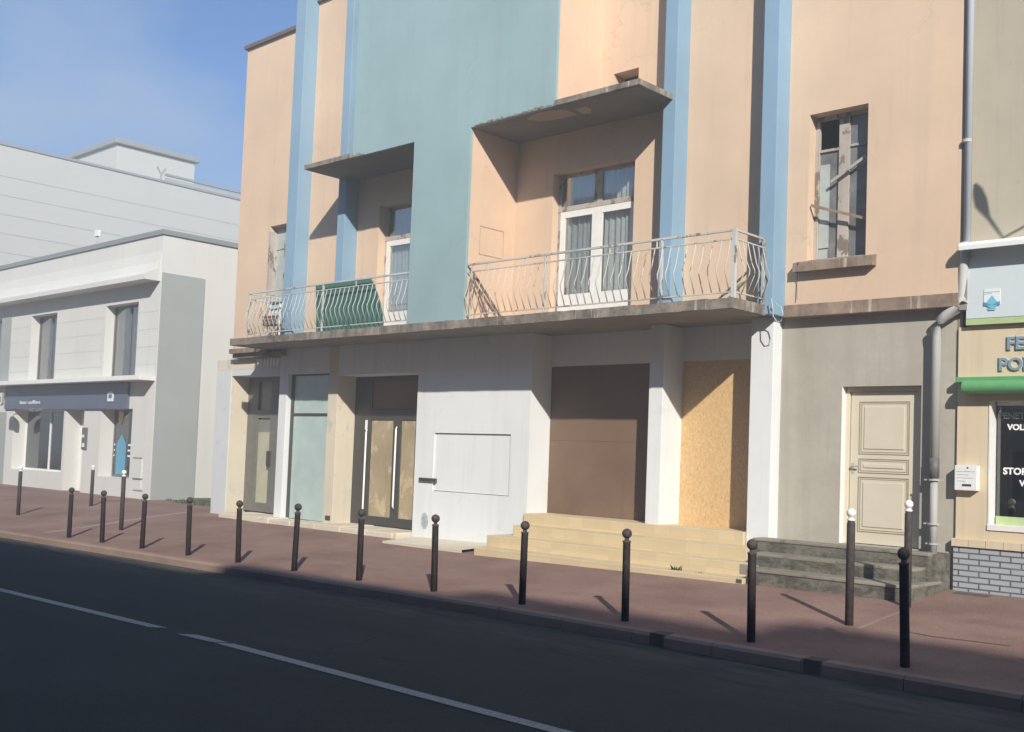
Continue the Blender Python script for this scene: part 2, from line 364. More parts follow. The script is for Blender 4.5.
def text(name, body, loc, size, mat, parent, width=None, ext=.004, off=.0, rot=(R(90),0,0)):
    cu = bpy.data.curves.new(name, 'FONT'); cu.body = body; cu.size = size; cu.extrude = ext; cu.offset = off; cu.resolution_u = 3
    t = bpy.data.objects.new(name, cu); COL.objects.link(t)
    dg = bpy.context.evaluated_depsgraph_get(); me = bpy.data.meshes.new_from_object(t.evaluated_get(dg))
    bpy.data.objects.remove(t); bpy.data.curves.remove(cu)
    w = max(v.co.x for v in me.vertices) or 1; k = (width/w) if width else 1
    M = Matrix.Translation(Vector(loc)-ORG[parent.name]) @ Matrix.Rotation(rot[2], 4, 'Z') @ Matrix.Rotation(rot[0], 4, 'X') @ Matrix.Diagonal((k,1,1,1))
    me.transform(M); me.materials.clear(); me.materials.append(mat)
    o = bpy.data.objects.new(name, me); COL.objects.link(o); o.parent = parent; ORG[o.name] = ORG[parent.name]; return o

# ================================================================== SETTING
mb = MB(); mb.face([(-180,-90,-.75),(120,-90,-.75),(120,160,-.75),(-180,160,-.75)]); struct('ground', mb, asphM)
def sheet(xs, ys, fn):
    m = MB(); m.v = [Vector((x, y, fn(x, y))) for y in ys for x in xs]; n = len(xs)
    m.f = [[j*n+i, j*n+i+1, (j+1)*n+i+1, (j+1)*n+i] for j in range(len(ys)-1) for i in range(n-1)]; return m
XS = [-150,-100,-80]+[-60+i for i in range(0, 81)]+[30, 60, 120]
YK = 9.52                                     # road side of the kerb
def RZ(x, y):                                 # road height: slight camber
    t = (YK-y)/7.4; return interp(x, KX, KZ)-.125+.05*math.sin(max(0, min(1, t))*math.pi)*1.0
o = struct('road', sheet(XS, [2.1+i*(YK+.02-2.1)/16 for i in range(17)], RZ), asphM, smooth=True)
o = struct('pavement', sheet(XS, [9.70,10.0,10.5,11,11.5,12,12.5,13,13.5,14,14.6,17,22,40], lambda x, y: G(x, y)), paveM, smooth=True)
struct('far_pavement', sheet(XS, [-60,-8,-6,0,1.85], lambda x, y: interp(x, KX, KZ)-.0), paveM)
struct('far_kerb', sheet(XS, [1.85,1.86,2.10,2.11], lambda x, y: interp(x, KX, KZ)+(-.2 if y in (1.85, 2.11) else .004)), kerbM)
# kerb stones
kb, kd = MB(), MB(); x = -60.0; i = 0
while x < 14:
    L = .98; za, zb = interp(x, KX, KZ)-.012*0+.006, interp(x+L, KX, KZ)+.006
    tgt = kd if -5.35 < x < -5.0 or abs(x+6.6) < .01 else kb
    y0 = YK
    for (xa, xb) in ((x+.001, x+L+.013),):
        prof = [(y0, -.22), (y0, -.03), (y0+.03, 0), (y0+.185, 0), (y0+.185, -.22)]
        ii = len(tgt.v)
        tgt.v += [Vector((xa, yy, za+zz)) for yy, zz in prof]+[Vector((xb, yy, zb+zz)) for yy, zz in prof]
        n = 5; tgt.f.append([ii+k for k in range(n)]); tgt.f.append([ii+n+k for k in range(n)][::-1])
        for k in range(n): tgt.f.append([ii+k, ii+n+k, ii+n+(k+1)%n, ii+(k+1)%n])
    x += 1.0; i += 1
struct('kerb', kb, kerbM)
kk = MB()
for px in (656, 812):
    P = atg(px, 660); xx = X_(px, 656 if px < 700 else 668, YK)
    kk.box(xx-.09, xx+.09, YK-.004, YK+.19, RZ(xx, YK)+.005, interp(xx, KX, KZ)+.011)
struct('kerb_drain_gap', kk, kerbdark)
# road line
LA, LB_ = Vector((0,0,0)), Vector((1,0,0))
def lane(xa, xb, yc=None):
    m = MB(); n = max(2, int((xb-xa)/.6)); vs = []
    for k in range(n+1):
        xx = xa+(xb-xa)*k/n; yc = LA.y+(LB_.y-LA.y)*(xx-LA.x)/(LB_.x-LA.x); sk = .0
        for yy in (yc-.065, yc+.065): m.v.append(Vector((xx+(yy-yc)*1.2*(k in (0, n)), yy, RZ(xx, yy)+.005)))
    for k in range(n): m.f.append([2*k, 2*k+2, 2*k+3, 2*k+1])
    return m
def roadx(px, py):
    d = ray(px, py); lo, hi = 2.0, 60.0
    for _ in range(50):
        mm = (lo+hi)/2; P = d*mm+EYE
        if P.z > RZ(P.x, P.y): lo = mm
        else: hi = mm
    return d*lo+EYE
LA, LB_ = roadx(0, 590), roadx(556, 731); lm = MB(); print('LINE', LA, LB_)
for xa, xb in ((-22, roadx(157,628).x), (roadx(173,636).x, roadx(207,644).x), (roadx(211,645).x, -3.2), (-28,-25), (-2.0, 6)):
    s2 = lane(xa, xb); k0 = len(lm.v); lm.v += s2.v; lm.f += [[k0+q for q in f] for f in s2.f]
struct('road_markings', lm, lineM)

def seam(name, pts, w, mat):
    m = MB()
    P = [atg(*p) for p in pts]
    for a, b_ in zip(P, P[1:]):
        n = int((b_-a).length/.3)+1; t = (b_-a).normalized(); q_ = Vector((-t.y, t.x, 0))*w/2; i = len(m.v)
        for k in range(n+1):
            c = a.lerp(b_, k/n)
            for s_ in (-1, 1): e = c+q_*s_*(1+.25*math.sin(k*2.1+s_)); m.v.append(Vector((e.x, e.y, G(e.x, e.y)+.004)))
        m.f += [[i+2*k, i+2*k+1, i+2*k+3, i+2*k+2] for k in range(n)]
    return struct(name, m, mat)
seam('pavement_joint', [(858, 629), (880, 620), (903, 611)], .05, kerbM)
seam('pavement_joint', [(907, 632), (935, 637), (960, 640), (1010, 646)], .04, kerbdark)
seam('pavement_strip', [(44, 533), (100, 525), (147, 517.5), (189, 512)], .22, palestrip)
# ================================================================== MAIN BUILDING
D, YP, YU, W2, YR, YG = 13.3, 14.2, 14.56, 14.45, 15.0, 14.70
B = thing('commercial_building', (-14.4, 19, .15), 'two-storey peach and teal building with blue pilasters, balcony and boarded-up ground floor', 'building')
x_shop = X_(957.3, 420, 14.66)-.004; xL = X_(240.5, 200, YU); xR = X_(960.5, 200, YU)
zS0 = Z_(600, 317, D); zS1 = Z_(468, 319.3, D)         # balcony slab bottom/top
zSof = Z_(471.5, 127.2, D)                             # canopy soffit
zTop1 = Z_(247, 50.5, YU); zTop2 = Z_(317.6, 4, YU)
P1 = (X_(293, 98, YP)-.02, X_(302.2, 98, YP)); P4 = (X_(661.5, 160, YP), X_(675.5, 120, YP)); P5 = (X_(761, 150, YP), X_(776.5, 150, YP))
P2 = (X_(336.3, 240, YP), X_(343.6, 240, YP))
tL0, tL1 = X_(352.8, 154.5, D), X_(412, 200, D)        # teal block left edge (upper), (lower)
tR0, tR1 = X_(555.6, 80, D), X_(469.5, 160, D)
# window openings
wr = (X_(809.9, 116, YU), X_(868, 130, YU), Z_(868, 253, YU)-.03, Z_(869, 103, YU))
wl = (X_(270.6, 226.5, YU), X_(291, 226, YU), zS1+.45, Z_(270.6, 226.5, YU))
dr = (X_(553.2, 190, YU), X_(634.6, 180, YU), zS1+.02, Z_(634.5, 158, YU))
dl = (X_(378.3, 235, YU), X_(378.3, 235, YU)+1.55, zS1+.02, Z_(378, 206.7, YU))
nz = Z_(638.7, 67.4, YU)
niche = (X_(614, 74, YU), X_(638.9, 67.4, YU), zSof+.1, nz)
zbase = zS0+.02
mb = MB()
mb.wall(P1[0]+.1, xR, zbase, 14.8, YU, YU+.32, [wr, dr, dl, niche, (wl[0], wl[1], wl[2], wl[3]), (P1[0]+.1, P2[0]+.1, zTop2, 20)])
mb.wall(xL, P1[0]+.1, zbase, zTop1, YU, YU+.32, [wl])
mb.build('wall', peach, B)
# raw concrete strip at right corner
MB().box(xR+.002, xR+.10, YU+.01, 24, Z_(958, 310, YU), 14.9).build('corner_strip', concrete, B)
MB().box(xR-.05, x_shop, YG-.012, 24, -.2, Z_(958, 310, YU)-.002).build('corner_strip', concrete, B)
# copings
mb = MB(); mb.box(xL-.06, P1[0], YU-.07, YU+.4, zTop1, zTop1+.09); mb.build('coping', brownedge, B)
MB().box(P1[1], P2[0]+.1, YU-.07, YU+.4, zTop2, zTop2+.09).build('coping', brownedge, B)
# shell
MB().box(xL+.002, xL+.3, YU+.32, 24, zbase, zTop1-.002).build('side_wall', peach, B)
MB().box(xL+.3, xR-.002, 23.7, 24, 0, 11).build('rear_wall', peach, B)
MB().box(X_(210,512,W2)+.002, X_(210,512,W2)+.3, YR+.11, 24, -.2, zbase-.002).build('side_wall', palewhite, B)
MB().box(xL+.3, xR-.002, YU+.33, 23.7, 9.3, 9.5).build('roof', roofM, B)
MB().box(xL+.3, xR-.002, YR+.21, 23.7, zS1-.3, zS1+.0).build('floor_slab', concrete, B)
MB().box(xL+.3, xR-.1, YU+1.9, YU+2.0, zS1, 9.3).build('inner_wall', concrete, B)
# pilasters
for (a, b_), zt, zb in ((P1, 15.2, zS1), (P4, 15.2, zS1), (P5, 15.2, zS0-.0)):
    MB().box(a, b_, YP, YU+.02, zb, zt).build('pilaster', blue, B, bevel=.012)
MB().box(P2[0], P2[1], YP, YU+.02, zS1, 15.2).build('pilaster', blue, B, bevel=.012)
# teal bow: upper part wide, lower part narrow
tb = MB(); tb.prism([(tL1, zS1), (tR1, zS1), (tR1, zSof), (tR0, zSof), (tR0, 15.0), (tL0, 15.0), (tL0, zSof), (tL1, zSof)], D, D+.06)
tb.build('teal_panel', teal, B)
tc = MB(); tc.prism([(tL1+.003, zS1), (tR1-.003, zS1), (tR1-.003, zSof+.004), (tR0-.003, zSof+.004), (tR0-.003, 14.99), (tL0+.003, 14.99), (tL0+.003, zSof+.004), (tL1+.003, zSof+.004)], D+.061, YU-.002)
tc.build('projecting_bay', peach_in, B)
# canopies (slabs under the bay and beyond)
c1 = X_(304.7, 170, D); c2 = X_(639.6, 85.4, D)
for a, b_, fl, fr in ((c1, tL1-.002, c1, tL0), (tR1+.002, c2, tR0, c2)):
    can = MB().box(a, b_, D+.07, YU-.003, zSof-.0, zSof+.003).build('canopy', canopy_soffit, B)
    MB().box(fl, fr, D-.012, YU-.004, zSof+.0035, zSof+.095).build('canopy_edge', slabedge, can)
    k = 1 if fr == c2 else -1
# rough broken patches on the front edge of both canopies where teal meets the concrete
for a, b_ in ((tR1+.1, tR0+.25), (tL0-.05, tL0+.35)):
    pt = MB(); x = a
    while x < b_:
        w = rnd.uniform(.06, .22); h = rnd.uniform(.015, .06)*(1+.6*(x-a)/(b_-a)); pt.prism([(x, zSof-.002), (x+w, zSof-.002), (x+w*.9, zSof+h*.7), (x+w*.4, zSof+h), (x+.01, zSof+h*.5)], D-.008, D+.01); x += w*rnd.uniform(.7, 1.0)
    pt.build('broken_edge', slabedge, B)
def onz(px, py, z):
    d = ray(px, py); return d*((z-CAMZ)/d.z)+EYE
for pl, ox, oy in (([(405,238),(470,200),(560,186),(640,180),(718,208),(690,216),(640,232),(560,246),(480,252),(430,244)], 460, 80), ([(83,288),(112,296),(150,282),(192,296),(188,322),(140,330),(118,316)], 560, 60)):
    pp = [onz(ox+a/6.1, oy+b_/6.1, zSof-.003) for a, b_ in pl]; i_ = MB(); n_ = len(pp)
    i_.v = [Vector(p) for p in pp]+[Vector((p.x, p.y, p.z+.0025)) for p in pp]; i_.f = [list(range(n_)), list(range(2*n_-1, n_-1, -1))]+[[k, n_+k, n_+(k+1)%n_, (k+1)%n_] for k in range(n_)]
    i_.build('bare_patch', barepatch, B)
# vertical line on recess wall: small service hatch
hx0, hx1 = atx(480, 230, tR1).y, atx(504, 232, tR1).y
hz1, hz0 = atx(480, 226, tR1).z, atx(480, 246, tR1).z-.15
hb = MB()
for (ya, yb, za, zb) in ((hx0,hx1,hz1,hz1+.012),(hx0,hx1,hz0,hz0+.012),(hx0,hx0+.012,hz0,hz1),(hx1-.012,hx1,hz0,hz1)): hb.box(tR1-.002, tR1+.005, ya, yb, za, zb)
hb.build('hatch_outline', hatchM, B)
# ---- balcony slab (continuous) with stained edge
sxL, sxR = X_(231.5, 344.5, D), X_(731, 306.7, D)
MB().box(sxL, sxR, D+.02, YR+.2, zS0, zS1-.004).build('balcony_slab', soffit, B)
ed = MB(); x = sxL-.01
while x < sxR-.02:
    w = min(rnd.uniform(.25, .6), sxR-x); dz = rnd.uniform(-.006, .006)
    ed.prism([(x, zS0-.012+dz), (x+w, zS0-.012+rnd.uniform(-.006,.006)), (x+w, zS1+rnd.uniform(-.005,.008)), (x, zS1+rnd.uniform(-.005,.008))], D-.03+rnd.uniform(0,.008), D+.02); x += w
ed.box(sxR-.02, sxR+.03, D-.025, P5[1]*0+14.5, zS0-.012, zS1+.004)
ed.box(sxL-.03, sxL+.02, D-.025, 14.5, zS0-.012, zS1+.004)
ed.build('slab_edge', slabedge, B)
# cornice, right wall and left corner
mb = MB(); cz1 = Z_(870, 299, YU-.03); cz0 = Z_(870, 312, YU-.03)
mb.box(P5[1]+.002, xR, YU-.035, YG+.1, cz0, cz1); mb.build('cornice', cornice_m, B, bevel=.01)
zc = Z_(232, 351, YP)
mb = MB(); mb.box(X_(229, 350, YP), sxL-.035, YP, YU+.3, zc-.06, zc+.05); mb.box(X_(232.5, 357, YP+.1), sxL+.5, YP+.1, YU+.3, zc-.165, zc-.066); mb.build('cornice', cornice_m, B)
# ---- ground floor front
zG = -.2
def gx(px, py): return X_(px, py, W2)
A0 = gx(210, 512); o1 = (gx(231, 376), gx(279.8, 380)); s1 = (gx(287, 385), gx(329, 376)); o2 = (gx(337.5, 394), gx(418.2, 380))
w3 = gx(531, 389); p4 = (gx(648.6, 400), gx(661, 450)); p5 = (gx(749.6, 400), gx(771, 400)+.02)
zt1 = Z_(231, 376, W2); zt2 = Z_(418.2, 372.3, W2); zt3 = Z_(310, 373.2, W2)
# left pale strip + cream inner face
zlow = Z_(221, 370.6, W2)
MB().box(A0, gx(231.5, 376), W2, YR+.1, zG, zlow).build('pier', palewhite, B, bevel=.01)
MB().box(gx(231.5,376)-.25, gx(231.5,376)+.012, W2+.02, YR+.11, zG, zt1).build('door_reveal', cream, B)
MB().box(A0, o1[1]-.0, W2+.003, YR+.1, zlow+.002, zc-.17).build('lintel', cream, B)
MB().box(o1[0], o1[1], W2+.006, YR+.1, zt1, zlow+.001).build('lintel', palewhite, B)
lv = MB(); lx = X_(258, 362, W2)
for k in range(7): lv.box(lx+k*.13, lx+k*.13+.07, W2-.02, W2+.003, zlow+.06, zc-.2)
lv.build('louvre', whitefr, B)
MB().box(o1[1], s1[0], W2, YR+.1, zG, zS0-.002).build('pier', whitew, B, bevel=.008)
MB().box(s1[0], s1[1], W2+.004, W2+.3, zt3, zS0-.002).build('lintel', whitew, B)
MB().box(s1[1], o2[0], W2, YR+.1, zG, zS0-.002).build('pier', cream, B, bevel=.008)
MB().box(o2[0], o2[1], W2+.004, YR+.1, zt2, zS0-.002).build('lintel', whitew, B)
MB().box(o1[0]-.3, o1[1]+.05, YR+.1, YR+.2, zG, zS0-.002).build('back_wall', concrete, B)
MB().box(o2[0]-.02, o2[1]+.02, YR+.11, YR+.2, zG, zS0-.002).build('back_wall', concrete, B)
# white wall with niche
n0, n1 = gx(434.4, 433), gx(510.8, 435); nz1 = Z_(434.4, 432.8, W2); nz0 = Z_(434, 491, W2)
mb = MB(); mb.wall(o2[1], w3, zG, zS0-.002, W2, W2+.07, [(n0, n1, nz0, nz1)]); mb.build('white_wall', whitew, B)
mb = MB(); mb.box(o2[1]+.002, w3-.002, W2+.071, YR+.1, zG, zS0-.003); mb.build('white_wall', whitew, B)
MB().box(n0+.012, n1-.012, W2+.035, W2+.0705, nz0+.012, nz1-.012).build('niche_panel', whitew, B)
MB().box(n0+.012, gx(460, 480), W2+.033, W2+.0345, nz0+.014, Z_(440, 468, W2)).build('paint_patch', patchM, B)
MB().box(gx(420.5, 479), gx(437, 480), W2-.05, W2+.0, Z_(428, 481.2, W2), Z_(428, 478, W2)).build('metal_bar', darkfr, B)
sx, szz = gx(424.5, 521), Z_(424.5, 521, W2)
rs = MB(); rs.prism([(sx+.085*math.cos(a*math.pi/12), szz+.135*math.sin(a*math.pi/12)) for a in range(24)], W2-.003, W2)
rs.build('round_medallion', antM, B)
rs = MB(); rs.tube([(sx+.10*math.cos(a*math.pi/16), W2-.002, szz+.155*math.sin(a*math.pi/16)) for a in range(33)], .008, 5); rs.build('medallion_ring', antM, B)
# pillars 4 and 5 and recess backs
MB().box(p4[0], p4[1], W2, YR+.1, Z_(661, 526, W2)-.3, zS0-.002).build('pillar', whitew, B, bevel=.01)
MB().box(p5[0], p5[1], W2-.25*0, YR+.1, zG, zS0-.002).build('pillar', whitew, B, bevel=.01)
zb3 = Z_(600, 365, YR); zb4 = Z_(716, 360, YR)
MB().box(w3+.003, p4[0]-.003, YR-.0, YR+.1, zb3, zS0-.002).build('recess_wall', whitew, B)
MB().box(p4[1]+.003, p5[0]-.003, YR-.0, YR+.1, zb4, zS0-.002).build('recess_wall', whitew, B)
# brown board (2 sheets) and chipboard
bz0 = Z_(600, 516, YR)-.1; bzm = Z_(600, 441.5, YR)
MB().box(w3, p4[0], YR+.012, YR+.06, bz0, bzm-.0015).build('boarding', brown2, B)
MB().box(w3, p4[0], YR+.010, YR+.06, bzm+.0015, zb3).build('boarding', brown, B)
MB().box(p4[1], p5[0], YR+.012, YR+.06, bz0, zb4).build('chipboard_panel', osb, B)
MB().box(w3, p5[0], YR+.061, YR+.1, bz0, zb3).build('backing', concrete, B)
# ---- door 1 (far left)
f0, f1 = X_(249, 400, YR-.05), X_(280, 400, YR-.05); gz0 = Z_(262, 512, YR-.05); gz1 = zt1
d1 = MB(); y0 = YR-.05
d1.box(f0-.05, X_(256.5, 440, y0), y0, YR+.08, gz0, gz1); d1.box(X_(269.3, 440, y0), o1[1]+.05, y0, YR+.08, gz0, gz1)
d1.box(f0, f1, y0+.002, YR+.08, gz0, Z_(262, 503, y0)); d1.box(f0, f1, y0+.002, YR+.08, Z_(262, 418, y0), Z_(262, 410, y0)); d1.box(f0, f1, y0+.002, YR+.08, gz1-.12, gz1)
dd = d1.build('shop_door', greyfr, B, bevel=.004)
MB().box(X_(256.5,440,y0), X_(269.3,440,y0), YR+.0, YR+.05, Z_(262,503,y0), Z_(262,432,y0)).build('door_panel', creampan, dd)  # cream laid only where the door backing is sunlit, darker panel above
MB().box(X_(256.5,440,y0), X_(269.3,440,y0), YR+.0, YR+.05, Z_(262,432,y0)+.002, gz1-.1).build('door_panel', greypan, dd)
MB().box(X_(268.0,460,y0), X_(270.5,460,y0), y0-.06, y0, Z_(268,466,y0), Z_(268,451,y0)).build('lock', darkfr, dd)
# ---- shop window
yw = W2+.13
sb0 = Z_(300, 522, W2); trz = Z_(310, 414.5, yw)
sw = MB(); fx0 = s1[0]; fx1 = s1[1]
sw.box(fx0, fx0+.11, yw, yw+.06, sb0, zt3); sw.box(fx1-.04, fx1, yw, yw+.06, sb0, zt3); sw.box(fx0+.11, fx1-.04, yw+.002, yw+.06, trz-.03, trz+.03)
sw.box(fx0+.11, fx1-.04, yw+.002, yw+.06, sb0, sb0+.05); sw.box(fx0+.11, fx1-.04, yw+.002, yw+.06, zt3-.04, zt3)
so = sw.build('shop_window', darkfr, B, bevel=.004)
MB().box(fx0+.11, fx1-.04, yw+.02, yw+.05, sb0+.05, trz-.03).build('pane', wash, so)
MB().box(fx0+.11, fx1-.04, yw+.02, yw+.05, trz+.03, zt3-.04).build('pane', wash, so)
MB().box(s1[0], s1[1], W2+.02, YR, zG, sb0).build('plinth', concrete, B)
MB().box(s1[0], s1[1], yw+.07, yw+.1, sb0, zt3+.02).build('backing', concrete, B)
MB().box(s1[1]+.1, o2[0]-.06, W2-.012, W2, Z_(335, 521, W2), Z_(335, 516.5, W2)).build('wall_vent', darkfr, B)
# ---- entrance doors with chipboard
y0 = YR-.05; zd0 = Z_(385, 524, y0); zdt = Z_(390, 417, y0)
xa, xb = o2[0]-.0, o2[1]; q = lambda px, py=460: X_(px, py, y0)
mid0, mid1 = q(391.8), q(399.6)
dm = MB()
dm.box(xa, q(369.5), y0, YR+.1, zd0, zt2); dm.box(q(414.5), xb, y0, YR+.1, zd0, zt2); dm.box(mid0, mid1, y0+.002, YR+.1, zd0, zdt+.1)
dm.box(xa, xb, y0+.004, YR+.1, zdt-.06, zdt+.16); dm.box(xa, xb, y0+.004, YR+.1, zd0-.05, zd0+.14); dm.box(xa, xb, y0+.004, YR+.1, zt2-.1, zt2)
do = dm.build('entrance_door', darkfr, B, bevel=.004)
for a, b_ in ((q(369.5), mid0), (mid1, q(414.5))): MB().box(a, b_, y0+.03, y0+.05, zd0+.14, zdt-.06).build('chipboard_panel', osb2, do)
MB().box(q(369.5), q(414.5), y0+.03, y0+.05, zdt+.16, zt2-.1).build('transom_panel', brown, do)
for px, ty, by in ((367.0, 430, 518), (396.8, 427, 509)):
    x = q(px); h = MB().tube([(x, y0-.03, Z_(px, by, y0)), (x, y0-.06, Z_(px, by, y0)+.05), (x, y0-.06, Z_(px, ty, y0)-.05), (x, y0-.03, Z_(px, ty, y0))], .020, 8); h.build('pull_handle', handleM, do, smooth=True)
MB().box(q(364.3), q(366.0), y0-.02, y0, Z_(365, 430, y0), Z_(365, 420, y0)).build('closer', handleM, do)
# ---- base slab / kerb stones along left front
bs = MB(); x = gx(232, 512)
while x < o2[1]-.1:
    w = rnd.uniform(.5, 1.0); h = .05+.03*rnd.random()
    bs.box(x, min(x+w, o2[1])-.02, 14.02+rnd.uniform(0,.08), YR+.1, G(x, 14.3)-.1, G(x, 14.3)+h+.03); x += w
bs.build('threshold_stones', cream, B, bevel=.02)
# ---- grey wall, door
YGD = YG+.14
gd = (X_(842, 386, YG), X_(921.6, 386, YG), Z_(842, 543, YG), Z_(880, 386, YG))
mb = MB(); mb.wall(p5[1]-.01, xR, zG, cz0+.05, YG, YG+.3, [gd]); mb.build('grey_wall', greyw, B)
lx0, lx1 = X_(849.5, 460, YGD), X_(917.5, 460, YGD)
fr = MB(); fr.box(gd[0]+.002, lx0, YGD-.03, YGD+.06, gd[2], gd[3]-.002); fr.box(lx1, gd[1]-.002, YGD-.03, YGD+.06, gd[2], gd[3]-.002); fr.box(lx0, lx1, YGD-.028, YGD+.06, gd[3]-.07, gd[3]-.002)
fo = fr.build('door_frame', doorM, B, bevel=.004)
lf = MB().box(lx0+.01, lx1-.01, YGD, YGD+.05, gd[2]+.01, gd[3]-.075).build('door', doorM, B, bevel=.004)
MB().box(gd[0]-.0, gd[1]+0, YGD+.061, YGD+.1, gd[2], gd[3]).build('backing', darkfr, B)
MB().box(gd[0]+.001, gd[0]+.012, YG-.006, YGD-.031, gd[2], gd[3]-.003).build('door_reveal', whitefr, B)
def mould(x0, x1, z0, z1):
    g_ = MB(); t = .009
    for e, d_ in ((0, .008), (.026, .004)):
        a, b_, c, d = x0+e, x1-e, z0+e, z1-e
        for q_ in ((a, b_, d-t, d), (a, b_, c, c+t), (a, a+t, c+t, d-t), (b_-t, b_, c+t, d-t)): g_.box(q_[0], q_[1], YGD-d_, YGD, q_[2], q_[3])
    g_.build('door_moulding', doorgroove, lf)
    MB().box(x0+.075, x1-.075, YGD-.012, YGD-.0001, z0+.075, z1-.075).build('door_field', doorM, lf, bevel=.006)
dz = lambda py: Z_(880, py, YGD)
mx0, mx1 = X_(859.5, 430, YGD), X_(909.8, 430, YGD)
mould(mx0, mx1, dz(454.5), dz(401.5)); mould(mx0, mx1, dz(473.5), dz(459)); mould(mx0, mx1, dz(533), dz(477.5))
hx = X_(853, 467, YGD); hz = dz(467)
MB().tube([(hx, YGD, hz), (hx, YGD-.06, hz), (hx+.12, YGD-.06, hz)], .011, 8).box(hx-.02, hx+.02, YGD-.006, YGD, hz-.11, hz+.05).build('handle', zincM, lf)
# ---- upper right window: broken, with boards
def sill(a, b_, z0, z1, yf, mat, name='sill'): return MB().box(a, b_, yf, YU+.05, z0, z1)
w0, w1, wz0, wz1 = wr; yf = YU+.20
wf = MB()
wf.box(w0, w0+.05, yf, yf+.06, wz0, wz1); wf.box(w1-.03, w1, yf, yf+.06, wz0, wz1); wf.box(w0, w1, yf+.002, yf+.06, wz1-.06, wz1); wf.box(w0, w1, yf+.002, yf+.06, wz0, wz0+.06)
c0, c1_ = X_(838, 200, yf), X_(848.5, 200, yf); wf.box(c0, c1_, yf-.005, yf+.06, wz0+.02, wz1-.04)
wb = X_(815, 200, yf); wf.box(w0+.05, X_(818.5,200,yf), yf-.004, yf+.055, wz0+.02, wz1-.05)
wzr = Z_(830, 150, yf); wf.box(w0+.05, c0, yf+.004, yf+.05, wzr-.02, wzr+.02); wf.box(c1_, w1-.03, yf+.004, yf+.05, wzr+.0, wzr+.035)
wo = wf.build('window', oldfr, B, bevel=.004)
MB().box(X_(818.8,200,yf), X_(828.5,200,yf), yf+.02, yf+.03, wz0+.22, Z_(822, 165, yf)).build('pane', dimglass, wo)
MB().box(X_(818.8,200,yf), X_(827.5,200,yf), yf+.021, yf+.031, wz0+.06, wz0+.2).build('pane', dimglass, wo)
MB().box(c1_+.005, w1-.035, yf+.03, yf+.035, wz0+.065, wzr-.005).build('pane', winglass, wo)
MB().box(c1_+.005, w1-.035, yf+.03, yf+.035, wzr+.04, wz1-.065).build('pane', winglass, wo)
MB().box(w0+.055, c0-.005, yf+.036, yf+.04, wz0+.065, wzr-.025).build('pane', winglass, wo)
MB().bar(at(831, 182, YU+.12), at(866, 156, YU+.12), .045, .02).build('brace', oldfr, wo)
MB().bar(at(811, 205.5, YU+.05), at(866, 218.5, YU+.1), .04, .025).build('brace', woodM, wo)
sl = MB(); a, b_ = X_(796, 262, YU-.14), X_(875, 255, YU-.14)
sl.xprism([(YU-.14, Z_(835, 268, YU-.14)), (YU-.14, Z_(835, 259, YU-.14)), (YU+.1, wz0+.035), (YU+.1, Z_(835, 268, YU-.14)-.0)], X_(792.5,268,YU-.14), X_(872,264,YU-.14)); sl.build('sill', cornice_m, B)
# ---- upper left window (partly behind the pilaster)
w0, w1, wz0, wz1 = wl; yf = YU+.16
wf = MB(); wf.box(w0, w0+.04, yf, yf+.05, wz0, wz1); wf.box(w1-.04, w1, yf, yf+.05, wz0, wz1); wf.box(w0, w1, yf+.002, yf+.05, wz1-.07, wz1); wf.box(w0, w1, yf+.002, yf+.05, wz0, wz0+.05)
xm = X_(283.5, 260, yf); wf.box(xm, xm+.05, yf+.001, yf+.05, wz0, wz1); zz = Z_(278, 250, yf); wf.box(w0, w1, yf+.004, yf+.05, zz, zz+.04)
wo = wf.build('window', oldfr, B, bevel=.004); MB().box(w0+.04, w1-.04, yf+.02, yf+.03, wz0+.05, wz1-.07).build('pane', dimglass, wo)
MB().box(w0-.03, w0+.03, YU-.01, YU+.16, wz0, wz1-.12).build('shutter', oldfr, B)
